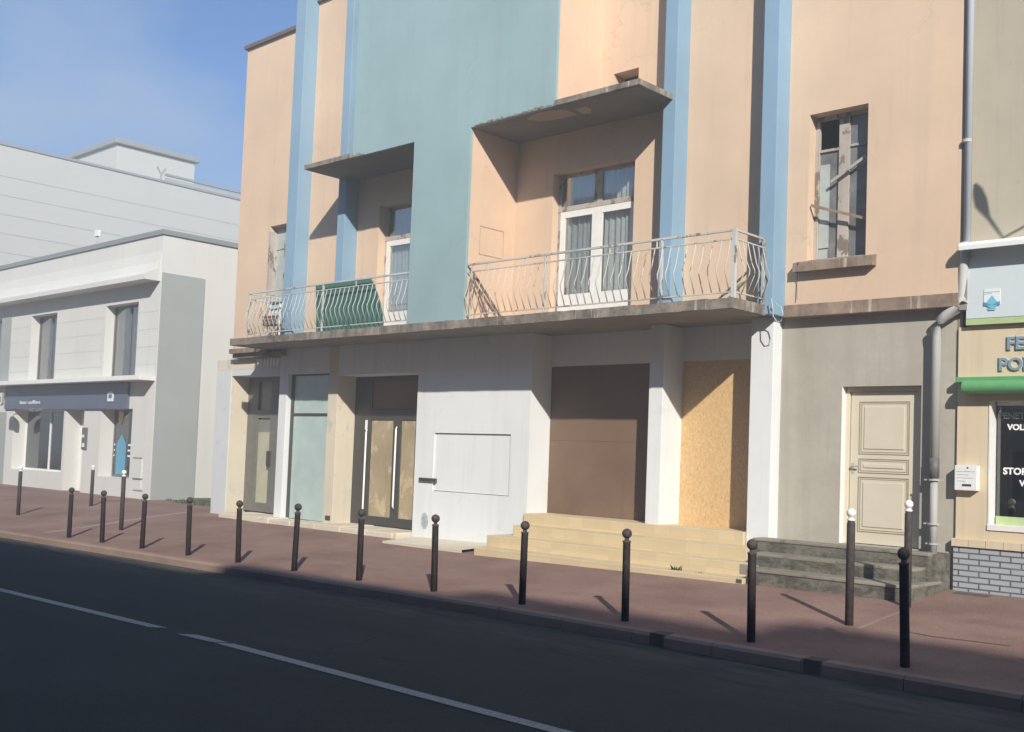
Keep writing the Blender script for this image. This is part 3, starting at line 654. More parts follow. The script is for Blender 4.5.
# ---- balcony doors
def curtain(x0, x1, z0, z1, y, seed):
    r_ = random.Random(seed); m = MB(); n = int((x1-x0)/.018); xs = [x0+(x1-x0)*i/n for i in range(n+1)]; ph = r_.random()*6
    def yy(x): return y+.028*math.sin((x-x0)*55+ph+1.2*math.sin((x-x0)*13))+.012*math.sin((x-x0)*120)
    for x in xs: m.v.append(Vector((x, yy(x), z0))); m.v.append(Vector((x, yy(x)*.7+y*.3, z1)))
    m.f = [[2*i, 2*i+2, 2*i+3, 2*i+1] for i in range(n)]; return m
def balcony_door(op, ztr, leaves, yf, seed):
    w0, w1, z0, z1 = op; f = MB()
    f.box(w0+.003, w0+.06, yf, yf+.07, z0, z1-.003); f.box(w1-.06, w1-.003, yf, yf+.07, z0, z1-.003); f.box(w0+.06, w1-.06, yf+.002, yf+.07, z1-.06, z1-.003)
    f.box(w0+.003, w1-.003, yf-.012, yf+.07, ztr-.045, ztr+.045)
    n = leaves; zk0 = Z_(575, 294, YU+.17); cw = (w1-w0-.12)/n
    for k in range(1, n): xx = w0+.06+cw*k; f.box(xx-.09, xx+.09, yf+.003, yf+.07, ztr+.045, z1-.06)
    fo = f.build('balcony_door', whitefr if False else oldfr, B, bevel=.003)
    for k in range(n):
        a, b_ = w0+.062+cw*k, w0+.058+cw*(k+1); t = .115
        lfm = MB(); lfm.wall(a, b_, z0+.02, ztr-.05, yf-.01, yf+.035, [(a+t, b_-t, zk0, ztr-.05-t)])
        lo_ = lfm.build('door_leaf', whitefr, fo)
        MB().box(a+t, b_-t, yf+.008, yf+.014, zk0, ztr-.05-t).build('pane', glass, fo)
        MB().box(a+.003 if k == 0 else a+.09, b_-.003 if k == n-1 else b_-.09, yf+.02, yf+.026, ztr+.045, z1-.06).build('pane', glass, fo)
        curtain(a+.05, b_-.05, z0+.3, ztr-.1, yf+.12, seed+k).build('curtain', curtM, fo, smooth=True)
        curtain(a+.05, b_-.05, ztr+.06, z1-.05, yf+.12, seed+k+9).build('curtain', curtM, fo, smooth=True)
balcony_door(dr, Z_(595, 204.5, YU+.17), 2, YU+.17, 3)
balcony_door(dl, Z_(395, 238, YU+.2), 1, YU+.2, 20)
# ---- railings
zr1, zr2, zr3 = Z_(468, 264.2, D), Z_(471, 271, D), Z_(468, 314.2, D)
def railing(xa, xb, side, posts, mat):
    m = MB(); y = D+.05
    for z in (zr1, zr2, zr3): m.bar((xa, y, z), (xb, y, z), .035 if z == zr1 else .022, .035 if z == zr1 else .022)
    for px in posts: m.bar((px, y, zr1), (px, y, zS1), .035)
    for px in posts2(xa, xb): m.bar((px, y, zr1), (px, y, zr2), .02)
    xs = xb if side > 0 else xa
    if side:
        for z in (zr1, zr2, zr3): m.bar((xs, y, z), (xs, YP-.02, z), .03 if z == zr1 else .022)
        m.bar((xs, YP-.04, zr1), (xs, YP-.04, zS1), .04)
    ro = m.build('railing', mat, B, bevel=.003)
    n = int(round((xb-xa)/.147))
    bal = MB(); zk = zr3+(zr2-zr3)*.40; out = .13
    bal.tube([(0, 0, zr2), (0, -out*.55, zk+.16), (0, -out, zk+.03), (0, -out*.93, zk-.04), (0, 0, zr3)], .0085, 6)
    src = None; locs = [(xa+(i+.5)*(xb-xa)/n, y, 0, 0) for i in range(n)]
    if side: locs += [(xs, y+(j+.5)*(YP-y)/6, 0, side) for j in range(6)]
    for (lx, ly, lz, s_) in locs:
        if src is None:
            ORG['_t'] = Vector(); src = bal.build('baluster', mat, None, smooth=True); o = src
        else:
            o = src.copy(); COL.objects.link(o)
        o.parent = ro; o.location = Vector((lx, ly, 0))-ORG[ro.name]
        if s_: o.rotation_euler[2] = R(90)*s_
    return ro
def posts2(xa, xb):
    n = max(1, int((xb-xa)/.9)); return [xa+(i+.5)*(xb-xa)/n for i in range(n)]
railing(X_(466.5, 264, D), X_(733.5, 226.4, D), 1, [X_(469,290,D), X_(543,270,D), X_(660,260,D), X_(733,260,D)], railR)
railing(X_(247.3, 293, D), X_(408.5, 273, D), -1, [X_(247.3,310,D), X_(321,300,D), X_(407.5,300,D)], railM)
# corner post thickened on the right
MB().bar((X_(733.5,226.4,D)+.0, D+.045, zr1+.02), (X_(733.5,226.4,D), D+.045, zS1), .06).build('corner_post', railM, B)
# hanging cable loop at the corner
cb = MB(); P = at(771, 308, YP-.1)
cb.tube([P+Vector((0,0,.14)), P+Vector((.03,0,0)), at(773,316,YP-.1), at(777,322,YP-.1), at(781.5,321,YP-.1), at(783,314,YP-.1), at(781,307,YP-.1), at(777,305,YP-.1), P+Vector((.05,0,.1))], .008, 6)
cb.build('hanging_cable', zincU, B, smooth=True)
# thin cable down wall right
MB().tube([at(798, 262, YU-.16), at(797, 283, YU-.02), at(797, 300, YU-.045)], .006, 5).build('wall_cable', darkfr, B)
# ================================================================== steps in front of boarded doors
S = thing('entrance_steps', (-10.6, 13.8, .1), 'broad yellow tiled steps up to the brown board and chipboard panel', 'steps')
xs_ = -7.86
for zt, yfr, xl in ((Z_(525.6,513.3,W2-.06), W2-.06, w3-.02), (at(513,525,13.95).z, 13.95, X_(513,525,13.95)), (at(487,535,13.6).z, 13.6, X_(487,535,13.6)), (at(460,545,13.24).z, 13.24, X_(474,546.5,13.24))):
    MB().box(xl, p5[0]-.01 if yfr > 14.2 else (xs_-.001*yfr) if yfr < 13.5 else X_(747, 549, 13.95) if yfr > 13.8 else X_(747.5, 562, 13.6),  yfr, YR+.005 if yfr > 14.2 else W2-.02, -.1, zt).build('step', yellow, S, bevel=.012)
mb = MB(); xq = X_(381, 543, 13.42)
mb.v = []; mb.f = []
zq = lambda x: G(x, 13.5)+.035
mb.v = [Vector(p) for p in ((xq, 13.45, zq(xq)), (-13.5, 13.3, zq(-13.5)+.01), (-13.5, W2, zq(-13.5)+.06), (xq-.2, W2, zq(xq)+.04), (xq, 13.45, 0), (-13.5, 13.3, 0), (-13.5, W2, 0), (xq-.2, W2, 0))]
mb.f = [[0,1,2,3], [0,4,5,1], [3,7,4,0]]
mb.build('low_slab', cream, S)
# rubble patch at the right end
MB().box(xs_-.27, xs_-.02, 13.60-.006, 13.7, .27, .41).build('broken_corner', concrete, S)
MB().box(xs_-.11, xs_-.02, 13.24-.006, 13.3, .18, .235).build('broken_corner', mossy, S)
# grey mossy steps
S2 = thing('stone_steps', (-6.8, 14, .1), 'dark mossy concrete steps below the cream panelled door', 'steps')
zA = gd[2]-.02
def zy(px, py, z):
    d = ray(px, py); return d*((z-CAMZ)/d.z)+EYE
h3 = (zA-.185)/3
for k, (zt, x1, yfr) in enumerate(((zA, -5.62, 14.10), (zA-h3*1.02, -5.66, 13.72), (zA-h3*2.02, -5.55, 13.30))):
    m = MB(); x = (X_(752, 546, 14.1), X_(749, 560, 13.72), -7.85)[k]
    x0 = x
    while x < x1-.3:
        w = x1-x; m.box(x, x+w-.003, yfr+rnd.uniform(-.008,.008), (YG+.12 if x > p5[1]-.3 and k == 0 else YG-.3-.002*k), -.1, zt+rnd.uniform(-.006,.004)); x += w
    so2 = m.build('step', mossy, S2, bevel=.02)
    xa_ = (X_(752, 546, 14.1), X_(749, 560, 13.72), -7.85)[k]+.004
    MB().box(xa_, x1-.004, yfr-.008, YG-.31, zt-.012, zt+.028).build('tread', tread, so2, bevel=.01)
P_ = MB().box(-5.80, -5.56, 14.22, YG+.1, .1, Z_(940, 554, 14.4)).build('plinth_block', mossy, B, bevel=.02)

# ================================================================== drainpipe
DP = thing('drainpipe', (X_(934, 580, 14.5), 14.5, .3), 'grey drainpipe bending down the wall between the cream door and the beige shop', 'drainpipe')
yp = 14.585; xu = X_(967.5, 120, yp+.04); xd = X_(934.8, 440, yp)
zb_ = Z_(934, 555, yp)
MB().tube([(xu+.05, yp-.04, 14), (xu+.05, yp-.04, Z_(967, 246, yp))], .047, 14).build('upper_pipe', zincU, DP, smooth=True)
MB().tube([(xu+.03, yp-.04, Z_(967,246,yp)+.05), (xu-.03, yp+.03, Z_(966,296,yp)), at(963, 302, yp), at(957, 308.5, yp), at(946, 315.5, yp), at(939.5, 321, yp), at(936, 328, yp), (xd, yp, Z_(935,338,yp)), (xd, yp, Z_(934,468,yp))], [.06,.062,.07,.07,.07,.07,.068,.062,.06], 14).build('pipe', zincM, DP, smooth=True)
MB().tube([(xd, yp, Z_(934,458,yp)), (xd, yp, Z_(934,478,yp))], .066, 14).build('sleeve', ironD, DP, smooth=True)
MB().tube([(xd, yp, Z_(934,477,yp)), (xd, yp, zb_)], .052, 14).build('pipe', zincM, DP, smooth=True)
MB().tube([(xd, yp, zb_+.04), (xd-.01, yp-.01, zb_-.12), (xd-.03, yp-.04, zb_-.30), (xd-.04, yp-.05, G(xd,14.4))], [.075,.085,.08,.08], 12).build('boot', mossy, DP, smooth=True)
for py, w in ((334, .08), (480, .11), (524, .11), (544, .085)):
    z = Z_(934, py, yp); MB().tube([(xd, yp, z-.012), (xd, yp, z+.012)], w*.75, 14).bar((xd-w*1.2, yp, z), (xd+w*1.2, yp, z), .02, .02).build('bracket', zincM, DP)
z = Z_(967, 142, yp); MB().tube([(xu+.03, yp-.04, z-.02), (xu+.03, yp-.04, z+.02)], .066, 14).build('bracket', zincM, DP)
# ================================================================== SHOP at right
YS = 14.66
SH = thing('shop_building', (0, 18, .27), 'beige shop with green roller box, blue lettering and grey brick base beside the drainpipe', 'building')
x0 = X_(957.3, 420, YS); x9 = 6.0
q = lambda px, py: X_(px, py, YS); zz = lambda px, py: Z_(px, py, YS)
win = (q(988.5, 440), 1.6, zz(1000, 531), zz(1000, 401))
zb = zz(965, 541)
mb = MB(); mb.wall(x0, x9, zb, zz(990, 326), YS, YS+.3, [win]); mb.build('wall', shopbeige, SH)
MB().box(xR+.11, x9, YS+.0, YS+.3, zz(990, 326)+.002, 14.6).build('upper_wall', shopupper, SH)
MB().box(x9-.3, x9, YS+.3, 23.7, 0, 14.4).build('side_wall', shopupper, SH); MB().box(x0, x9, 23.7, 24, 0, 14.6).build('rear_wall', shopupper, SH); MB().box(xR+.11, xR+.2, YS+.3, 23.7, 0, 14.4).build('side_wall', shopupper, SH)
MB().box(x0, x9, YS+.3, 24, 14.4, 14.6).build('roof', roofM, SH)
MB().box(x0+.1, x9-.3, YS+1.4, YS+1.5, 0, 5).build('inner_wall', concrete, SH)
MB().box(x0-.01, x9, YS-.035, YS+.2, -.1, zb-.075).build('brick_base', greybrick, SH)
mb = MB(); x = x0-.03
while x < x9: mb.box(x, x+.215, YS-.065, YS+.1, zb-.074, zb+.03); x += .222
mb.build('brick_sill', shopbeige, SH, bevel=.004)
# sign board + awning
MB().box(q(968.5,290), x9, YS-.07, YS-.002, zz(985, 318.5), zz(985, 247)).build('sign_board', signW, SH)
sg = MB().box(q(968.5,290), x9, YS-.075, YS-.002, zz(985, 325.0), zz(985, 319)); sg.build('green_strip', limeP, SH)
ya = 14.345; ax = X_(958.4, 250.3, ya)
zf = Z_(958.4, 250.3, ya); zbk = zf+.13
aw = MB(); aw.xprism([(ya, zf), (ya-.005, zf+.06), (ya+.03, zf+.1), (YS, zbk+.02), (YS, zbk-.01), (ya+.03, zf)], ax, x9); ao = aw.build('awning', awnW, SH)
MB().tube([at(970.5, 257, YS-.08), at(974, 253, YS-.12), at(980, 250.5, ya+.1), at(985, 249.5, ya+.06)], .012, 6).build('bracket', zincM, ao, smooth=True)
# emblem
ex, ez = X_(992, 303, YS-.075), Z_(992, 303, YS-.075); ye = YS-.078; em = MB(); k = .0137
def ep(pts, y=ye): return [(ex+a*k, ez+b_*k) for a, b_ in pts]
MB().prism(ep([(-7.5,-2),(7.5,-2),(7.5,13.5),(-7.5,13.5)]), ye-.001, YS-.07).build('emblem_panel', boxW, SH)
MB().prism(ep([(0,7.5),(7.2,-1.5),(0,-5.5),(-7.2,-1.5)]), ye-.004, ye-.0015).build('emblem', cyanM, SH)
MB().prism(ep([(-7.6,1.6),(-7.6,-2.2),(0,-2.2),]), ye-.006, ye-.0045).prism(ep([(7.6,1.6),(0,-2.2),(7.6,-2.2)]), ye-.006, ye-.0045).build('emblem', cyanD, SH)
MB().prism(ep([(-4,-5.2),(4,-5.2),(3,-7),(-3,-7)]), ye-.004, ye-.0015).prism(ep([(-7,10.5),(7,10.5),(7,11),(-7,11)]), ye-.004, ye-.0015).prism(ep([(-7,9),(0,9),(0,9.4),(-7,9.4)]), ye-.004, ye-.0015).build('emblem', cyanM, SH)
# letters
yl = YS-.022
def sign(body, px, py, hpx, mat, y, off=0, par=None, ext=.006):
    P = at(px, py, y); h = Z_(px, py-hpx, y)-P.z
    return text('sign_lettering', body, (P.x, y, P.z), h/.70, mat, SH if par is None else par, ext=ext, off=off)
sign('FENETRES', 1006.3, 349.3, 12.2, lettersE, YS-.012, .016, ext=.003); sign('FENETRES', 1006.3, 349.3, 12.2, lettersM, yl, .006)
sign('PORTES', 998.3, 370.2, 12.2, lettersE, YS-.012, .016, ext=.003); sign('PORTES', 998.3, 370.2, 12.2, lettersM, yl, .006)
# roller box
yb = 14.42; bx = X_(961, 385, yb)
MB().box(q(959,380), x9, YS-.12, YS-.002, zz(975, 383), zz(975, 377.5)).build('roller_cover', greenB, SH, bevel=.01)
prof = []
zc_ = Z_(975, 387.2, yb+.1); rr = .085
for a in range(13): t = math.pi*.5+math.pi*a/12; prof.append((yb+.09+rr*1.0*math.cos(t), zc_+rr*math.sin(t)))
prof += [(YS-.01, zc_-rr), (YS-.01, zc_+rr)]
MB().xprism(prof, bx, x9).build('roller_box', greenB, SH)
# shop window
ywn = YS+.16; w0, w1, wz0, wz1 = win
f = MB(); f.box(w0+.002, w0+.03, YS-.01, ywn+.06, wz0, wz1); f.box(w0, w1, YS-.02, ywn+.06, wz0-.0, wz0+.075); f.box(w0+.05, w1, ywn-.01, ywn+.06, wz1-.05, wz1)
fo = f.build('shop_window', whitefr, SH, bevel=.005)
MB().box(w0+.05, w1, ywn, ywn+.05, wz0+.075, wz0+.075+.11).build('window_rail', limeP, fo)
MB().box(w0+.05, w1, ywn+.02, ywn+.03, wz0+.185, wz1-.05).build('pane', shopglass, fo)
MB().box(X_(992,450,ywn+.1), X_(996,450,ywn+.1)+.02, ywn+.08, ywn+.12, wz0+.2, wz1-.1).build('blind_edge', greyside, fo)
yt = ywn+.012
for body, px, py, h, m_ in (('FENETRES', 999, 418.5, 6.0, txtG), ('VOLETS', 1007.5, 429.8, 5.6, txtW), ('STORES', 1003, 474, 6.5, txtW), ('VERANDAS', 1019.5, 486, 5.8, txtW)):
    sign(body, px, py, h, m_, yt, .004, fo, ext=.002)
# letter box
LBX = thing('letter_box', at(967, 480, YS), 'small white wall box with faint text and a dark slot beside the shop window', 'letter box')
a, b_ = X_(954.5, 475, YS-.11), X_(979.3, 475, YS-.11)-.03; l0, l1 = Z_(966, 490.5, YS-.11), Z_(966, 465.5, YS-.11)
MB().box(a, b_, YS-.11, YS-.001, l0, l1).build('box_body', boxW, LBX, bevel=.008)
t = MB()
for k, (u0_, u1_) in enumerate(((.08,.9),(.1,.62),(.08,.8),(.1,.5))): zk = l1-(.24+.13*k)*(l1-l0); t.box(a+(b_-a)*u0_, a+(b_-a)*u1_, YS-.1115, YS-.1105, zk-.004, zk+.004)
t.build('printed_lines', antM, LBX)
MB().box(a+.10, a+.22, YS-.112, YS-.1105, l0+.055, l0+.085).build('slot', darkfr, LBX); MB().tube([(a+.17, YS-.114, l1-.03), (a+.17, YS-.110, l1-.03)], .012, 8).build('lock', darkfr, LBX)
# dirt tile at base: little drain cover on pavement
gc = atg(972, 595); MB().box(gc.x-.22, gc.x+.22, gc.y-.06, gc.y+.12, gc.z-.05, gc.z+.012).build('drain_cover', kerbdark).name
dcv = bpy.data.objects['drain_cover']; tag(dcv, 'small rusty drain cover in the pavement below the grey bricks', 'drain cover')

WL = thing('wall_lamp', at(1040, 240, YS), 'wall lamp arm on the beige upper wall above the awning', 'lamp')
sv_ = Vector((1.15, -1, .885))*1.25
h0, h1, h2, hb_ = at(975, 184, YS)+sv_, at(981, 203, YS)+sv_, at(988, 217, YS)+sv_, at(1003, 238, YS)+sv_
MB().tube([h0, h0.lerp(h1, .4), h1, h2], [.015, .045, .055, .02], 12).build('lamp_head', zincU, WL, smooth=True)
MB().tube([h2, hb_, Vector((hb_.x+.2, YS, hb_.z-.35))], .018, 8).build('arm', zincM, WL, smooth=True)
# ================================================================== LEFT WHITE BUILDING
LX, LY = -29.0, 15.78
LB = thing('white_shop_building', (-41, 18, .12), 'white two-storey building with navy shop fascia and grey side panel, at the far left', 'building')
l = lambda px, py: X_(px, py, LY); lz = lambda px, py: Z_(px, py, LY)
zr = atx(164, 234.2, LX).z; zrt = atx(164, 230, LX).z
zled = lz(60, 381); zle0 = lz(60, 384.5); LXE = -54
fz1 = zle0-.02; fz0 = lz(60, 409)
uw = [(l(31, 330), l(56.5, 330), zled+.02, lz(44, 314.3)), (l(105.5, 320), l(137.8, 320), zled+.02, lz(121, 304)), (-47.5, l(1.2, 340), zled+.02, lz(0, 319))]
gw = [(l(12.5, 440), l(62.5, 440), lz(40, 471.5), fz0), (l(65.8, 420), l(84, 420), lz(80, 495), fz0+.0), (l(99.5, 440), l(131, 440), lz(118, 478), fz0)]
mb = MB(); mb.wall(LXE, LX, -.3, zr, LY, LY+.64, uw+gw); mb.build('wall', whitehouse, LB)
mb = MB(); mb.box(LX-.3, LX-.002, LY+.641, 30, -.3, zr-.001); mb.build('side_wall', whitehouse, LB); mb = MB(); mb.box(LXE, LXE+.3, LY+.641, 22, -.3, zr-.001); mb.build('side_wall', whitehouse, LB)
MB().box(LXE, LX-.3, LY+.35, 30, zr-.4, zr-.2).build('roof', roofM, LB)
mb = MB(); mb.box(LXE, LX+.05, LY-.05, LY+.4, zr, zrt+.02); mb.box(LX-.35, LX+.05, LY+.4, 30, zr, zrt+.02); mb.build('roof_edge', bandgrey, LB)
# grey cladding panel on side
pz1 = atx(161, 272, LX).z; py0, py1 = LY+.02, atx(198.5, 400, LX).y
MB().box(LX-.001, LX+.03, py0, py1, -.2, pz1).build('side_panel', greyside, LB)
mb = MB()
for k in range(9): z = pz1-.35-k*.62; mb.box(LX+.026, LX+.0315, py0, py1, z, z+.012)
mb.build('panel_joint', cladjoint, LB)
mb = MB()
for k in range(4):
    z = zled+.38+k*.52; cuts = sorted([(u[0], u[1]) for u in uw]); xx = LXE
    for a_, b_ in cuts+[(LX-.02, 0)]:
        mb.box(xx, a_, LY-.003, LY+.001, z, z+.009); xx = b_
mb.build('render_joint', jointW, LB)
MB().box(LXE+.3, LX-.4, LY+4.5, LY+4.6, -.3, zr-.45).build('inner_wall', ironD, LB)
# cornice: sloped soffit board
cz_ = atx(160, 274, LX).z
mb = MB(); cl = l(146, 274); zA_, zB_ = lz(80, 291.5), lz(80, 297)
xe2 = l(160.5, 277.7); ycn = atx(144.6, 276, xe2).y
zcb, zct = Z_(80, 289.5, ycn), Z_(80, 284.5, ycn)
mb.xprism([(LY+.001, zcb-.0), (LY+.001, zct+.75), (LY-.05, zct+.42), (LY-.13, zct+.2), (ycn+.1, zct+.05), (ycn, zct-.02), (ycn, zcb)], LXE, xe2); mb.build('cornice', whitehouse, LB, smooth=False)
# ledge above shop front
xe_ = l(155, 381); yld = atx(138.5, 382, xe_).y
mb = MB(); mb.box(LXE, xe_, yld, LY, zle0, zled+.02); mb.build('ledge', whitefr, LB, bevel=.01)
# fascia
MB().box(l(7, 400), l(129.5, 400), LY-.08, LY-.001, fz0, fz1).build('shop_fascia', navy, LB)
yf = LY-.083
def lt(body, px, py, hpx, mat, w=None):
    P = at(px, py, yf); h = Z_(px, py-hpx, yf)-P.z; return text('sign_lettering', body, (P.x, yf, P.z), h/.70, mat, LB, ext=.003, width=w)
lt('laser coiffure', 19.5, 404, 3.6, txtW, X_(40,404,yf)-X_(19.5,404,yf))
lt('styl\' coiff', 29, 411, 3.2, txtG, X_(42,404,yf)-X_(29,404,yf))
# small crest light sign at fascia right
MB().prism([(l(110.3,400), lz(113,401.5)), (l(116,400), lz(113,401.5)), (l(116,400), lz(113,393.5)), (l(114.5,400), lz(113,391.8)), (l(111.5,400), lz(113,391.8)), (l(110.3,400), lz(113,393.5))], yf-.02, LY-.08).build('crest_plaque', boxW, LB)
MB().box(l(111.6,400), l(114.8,400), yf-.022, yf-.0205, lz(113,398.5), lz(113,394.5)).build('crest_mark', navy, LB)
# windows
def lwin(h, mats=(darkfr, glass), dep=.22, mull=1, name='window', hbar=False):
    a, b_, c, d = h; y = LY+dep; f = MB()
    f.box(a, a+.06, y, y+.06, c, d); f.box(b_-.06, b_, y, y+.06, c, d); f.box(a+.06, b_-.06, y+.002, y+.06, d-.06, d); f.box(a+.06, b_-.06, y+.002, y+.06, c, c+.07)
    for k in range(mull): xm = a+(b_-a)*(k+1)/(mull+1); f.box(xm-.04, xm+.04, y-.01, y+.05, c+.07, d-.06)
    if hbar: f.box(a+.06, b_-.06, y+.003, y+.05, c+(d-c)*.25, c+(d-c)*.25+.05)
    o = f.build(name, mats[0], LB); MB().box(a+.06, b_-.06, y+.02, y+.03, c+.07, d-.06).build('pane', mats[1], o); return o, y
greycurt = plain('grey_window_boards', (.17,.165,.18), .5, 0, .1, 2); shopframe = plain('grey_window_frame', (.13,.125,.14), .5, 0, .1)
for h in uw:
    o, y = lwin(h, (shopframe, glass), .3, 1, hbar=False); curtain(h[0]+.07, h[1]-.07, h[2]+.1, h[3]-.1, y+.1, int(h[1]*7)).build('curtain', greycurt, o, smooth=True)
o, y = lwin(gw[0], (whitefr, shopglass), .45, 1); 
for xx, hh, cc in ((.15,.9,greyside), (.3,.5,ironD), (.62,.7,shopframe), (.8,.8,greyside)): MB().box(gw[0][0]+(gw[0][1]-gw[0][0])*xx, gw[0][0]+(gw[0][1]-gw[0][0])*xx+.8, y+.5, y+.9, .3, .3+(gw[0][3]-.3)*hh).build('display', cc, o, bevel=.03)
o, y = lwin(gw[2], (shopframe, shopglass), .45, 0); g = gw[2]; W_ = g[1]-g[0]; ys = y+.012
bxm = X_(121, 455, ys); zb0 = g[2]+.09
MB().prism([(bxm-.30, zb0), (bxm+.30, zb0), (bxm+.30, zb0+.95), (bxm, zb0+1.25), (bxm-.30, zb0+.95)], ys-.004, ys).build('blue_sticker', skyblue, o)
st_ = MB()
for k in range(3):
    for s_ in (-1, 1): st_.box(bxm+s_*.42, bxm+s_*.95, ys-.003, ys, zb0+.55+k*.17, zb0+.60+k*.17)
st_.build('white_stripe', txtW, o)
yx = X_(121, 420, ys); yz = Z_(121, 425.5, ys)
MB().prism([(yx-.15, yz+.18), (yx, yz), (yx+.15, yz+.18), (yx+.15, yz+.75), (yx-.15, yz+.75)], ys-.004, ys).build('yellow_sticker', yellowS, o)
MB().box(g[0]+.5, g[1]-.2, y+.25, y+.3, g[2]+1.2, g[3]-.8).build('display', greyside, o)
g = gw[1]; y = LY+.52
f = MB().box(g[0], g[0]+.22, y, y+.07, g[2], g[3]); f.box(g[1]-.1, g[1], y, y+.07, g[2], g[3]); f.box(g[0], g[1], y+.002, y+.07, Z_(80,417,y), Z_(80,411,y)); f.box(g[0], g[1], y+.002, y+.07, g[2], g[2]+.12)
o = f.build('shop_door', whitefr, LB); MB().box(g[0]+.2, g[1]-.1, y+.03, y+.04, g[2]+.1, g[3]).build('pane', shopglass, o)
MB().box(X_(81.5,440,LY-.03), X_(86.5,440,LY-.03), LY-.03, LY-.001, Z_(84,449.5,LY), Z_(84,427.5,LY)).build('door_sign', shopframe, LB)
MB().box(l(82.6,436), l(85.2,436), LY-.034, LY-.0305, lz(84,437.5), lz(84,434.8)).box(l(82.6,446), l(85.2,446), LY-.034, LY-.0305, lz(84,447), lz(84,443)).build('door_sign_print', boxW, LB)
# meter hatch
mb = MB(); 
for py in (458, 478.5, 490.5): mb.box(l(133,py), l(142.5,py), LY-.03 if py == 478.5 else LY-.006, LY, lz(138,py)-.02, lz(138,py)+.02)
mb.build('meter_hatch', bandgrey, LB); MB().box(l(141,470), l(142.4,470), LY-.008, LY, lz(141,489), lz(141,459)).build('meter_hatch_edge', whitefr, LB)
# grey pilaster band on the left of the frame
MB().box(l(1.5, 340), l(11, 340), LY-.02, LY+.001, zled+.02, Z_(5, 318, LY)).build('grey_band', greyside, LB)
MB().box(-46, l(5.5, 440), LY-.02, LY+.001, -.2, fz0-.1).build('grey_band', greyside, LB)
# blade sign, hanging at left edge
BS = thing('hanging_sign', at(3, 399, LY-.9), 'rounded cream hanging sign with dark letter at the left end of the navy fascia', 'sign')
P = at(1.0, 399, LY-.9)
def rrect(cx, cz, w, h, r, n=5):
    pts = []
    for (sx_, sz_, a0) in ((1,1,0),(-1,1,90),(-1,-1,180),(1,-1,270)):
        for k in range(n+1): a = R(a0+90*k/n); pts.append((cx+sx_*(w/2-r)+r*math.cos(a), cz+sz_*(h/2-r)+r*math.sin(a)))
    return pts
MB().prism(rrect(P.x-.1, P.z+.0, .52, .40, .09), P.y-.04, P.y+.04).build('sign_plate', plain('cream_sign', (.62,.60,.48), .5), BS)
MB().prism(rrect(P.x-.1, P.z+.0, .56, .44, .10), P.y-.03, P.y+.03).build('sign_rim', bandgrey, BS)
text('sign_lettering', 'n', (P.x-.09, P.y-.045, P.z-.09), .36, navy, BS, ext=.002, off=.012)
MB().tube([(P.x-.1, P.y, P.z+.2), (P.x-.1, P.y, P.z+.28), (P.x-.1, LY, P.z+.28)], .015, 6).build('sign_bracket', darkfr, BS)
# lamp-like timber box left
# awning arm / roof sign
RS = thing('roof_box', atx(97, 247, 0) if False else at(97.5, 244, LY+.4), 'small white square panel on a thin pole above the white roof edge', 'antenna')
P = at(97.5, 233.5, LY+.4)
MB().box(P.x-.13, P.x+.13, P.y-.05, P.y+.05, P.z-.10, P.z+.10).build('panel', boxW, RS, bevel=.01)
MB().tube([(P.x, P.y, zr), (P.x, P.y, P.z-.1)], .015, 6).build('pole', zincM, RS)

# ================================================================== CLAD BUILDING behind
CX = -55.0
CB = thing('clad_building', (-66, 40, .1), 'tall pale windowless building with horizontal joints rising behind the white building', 'building')
za = atx(0, 143.5, CX).z; zb2 = atx(240, 199.8, CX).z
mb = MB(); i0 = 0
ys0, ys1 = 17.0, 60.0
def ztop(y): t = (y-atx(0,143.5,CX).y)/(atx(240,199.8,CX).y-atx(0,143.5,CX).y); return za+(zb2-za)*t
mb.v = [Vector(p) for p in ((CX, ys0, -.4), (CX, ys1, -.4), (CX, ys1, ztop(ys1)), (CX, ys0, ztop(ys0)), (-85, ys0, -.4), (-85, ys1, -.4), (-85, ys1, ztop(ys1)), (-85, ys0, ztop(ys0)))]
mb.f = [[0,1,2,3], [4,7,6,5], [0,3,7,4], [1,5,6,2], [3,2,6,7]]
mb.build('wall', paleclad, CB)
mb = MB(); mb.bar((CX+.0, ys0, ztop(ys0)+.03), (CX, ys1, ztop(ys1)+.03), .12, .12); mb.build('coping', bandgrey, CB)
mb = MB()
for k in range(5): z = za-1.6-k*.95; mb.box(CX-.01, CX+.008, ys0, ys1, z, z+.03)
mb.build('cladding_joints', cladjoint, CB)
# penthouse
PX = -58.0; c = atx(117.5, 140, PX); e = atx(195, 160, PX); lft = at(68, 160, c.y)
mb = MB().box(-74, PX, c.y, e.y, 14, c.z-.25); mb.build('penthouse', paleclad, CB)
mb = MB().box(-74.2, PX+.2, c.y-.2, e.y+.25, c.z-.20, c.z+.12); mb.build('penthouse_roof', bandgrey, CB, bevel=.05)
mb = MB().box(CX-.25, CX-.0, atx(167,180,CX).y, 58, zb2, zb2+.3); mb.build('parapet', greyside, CB)
mb = MB().bar(Vector((CX+.02, atx(165,180,CX).y, zb2+.45)), Vector((CX+.02, 58, zb2+.38)), .16, .12)
mb.build('parapet_rail', bandgrey, CB)
P = atx(162, 176, CX); MB().tube([(CX-.1, P.y, P.z-.6), (CX-.1, P.y, P.z+.1), (CX-.1, P.y-.25, P.z+.5)], .05, 6).tube([(CX-.1, P.y, P.z+.1), (CX-.1, P.y+.25, P.z+.5)], .05, 6).build('aerial', bandgrey, CB)

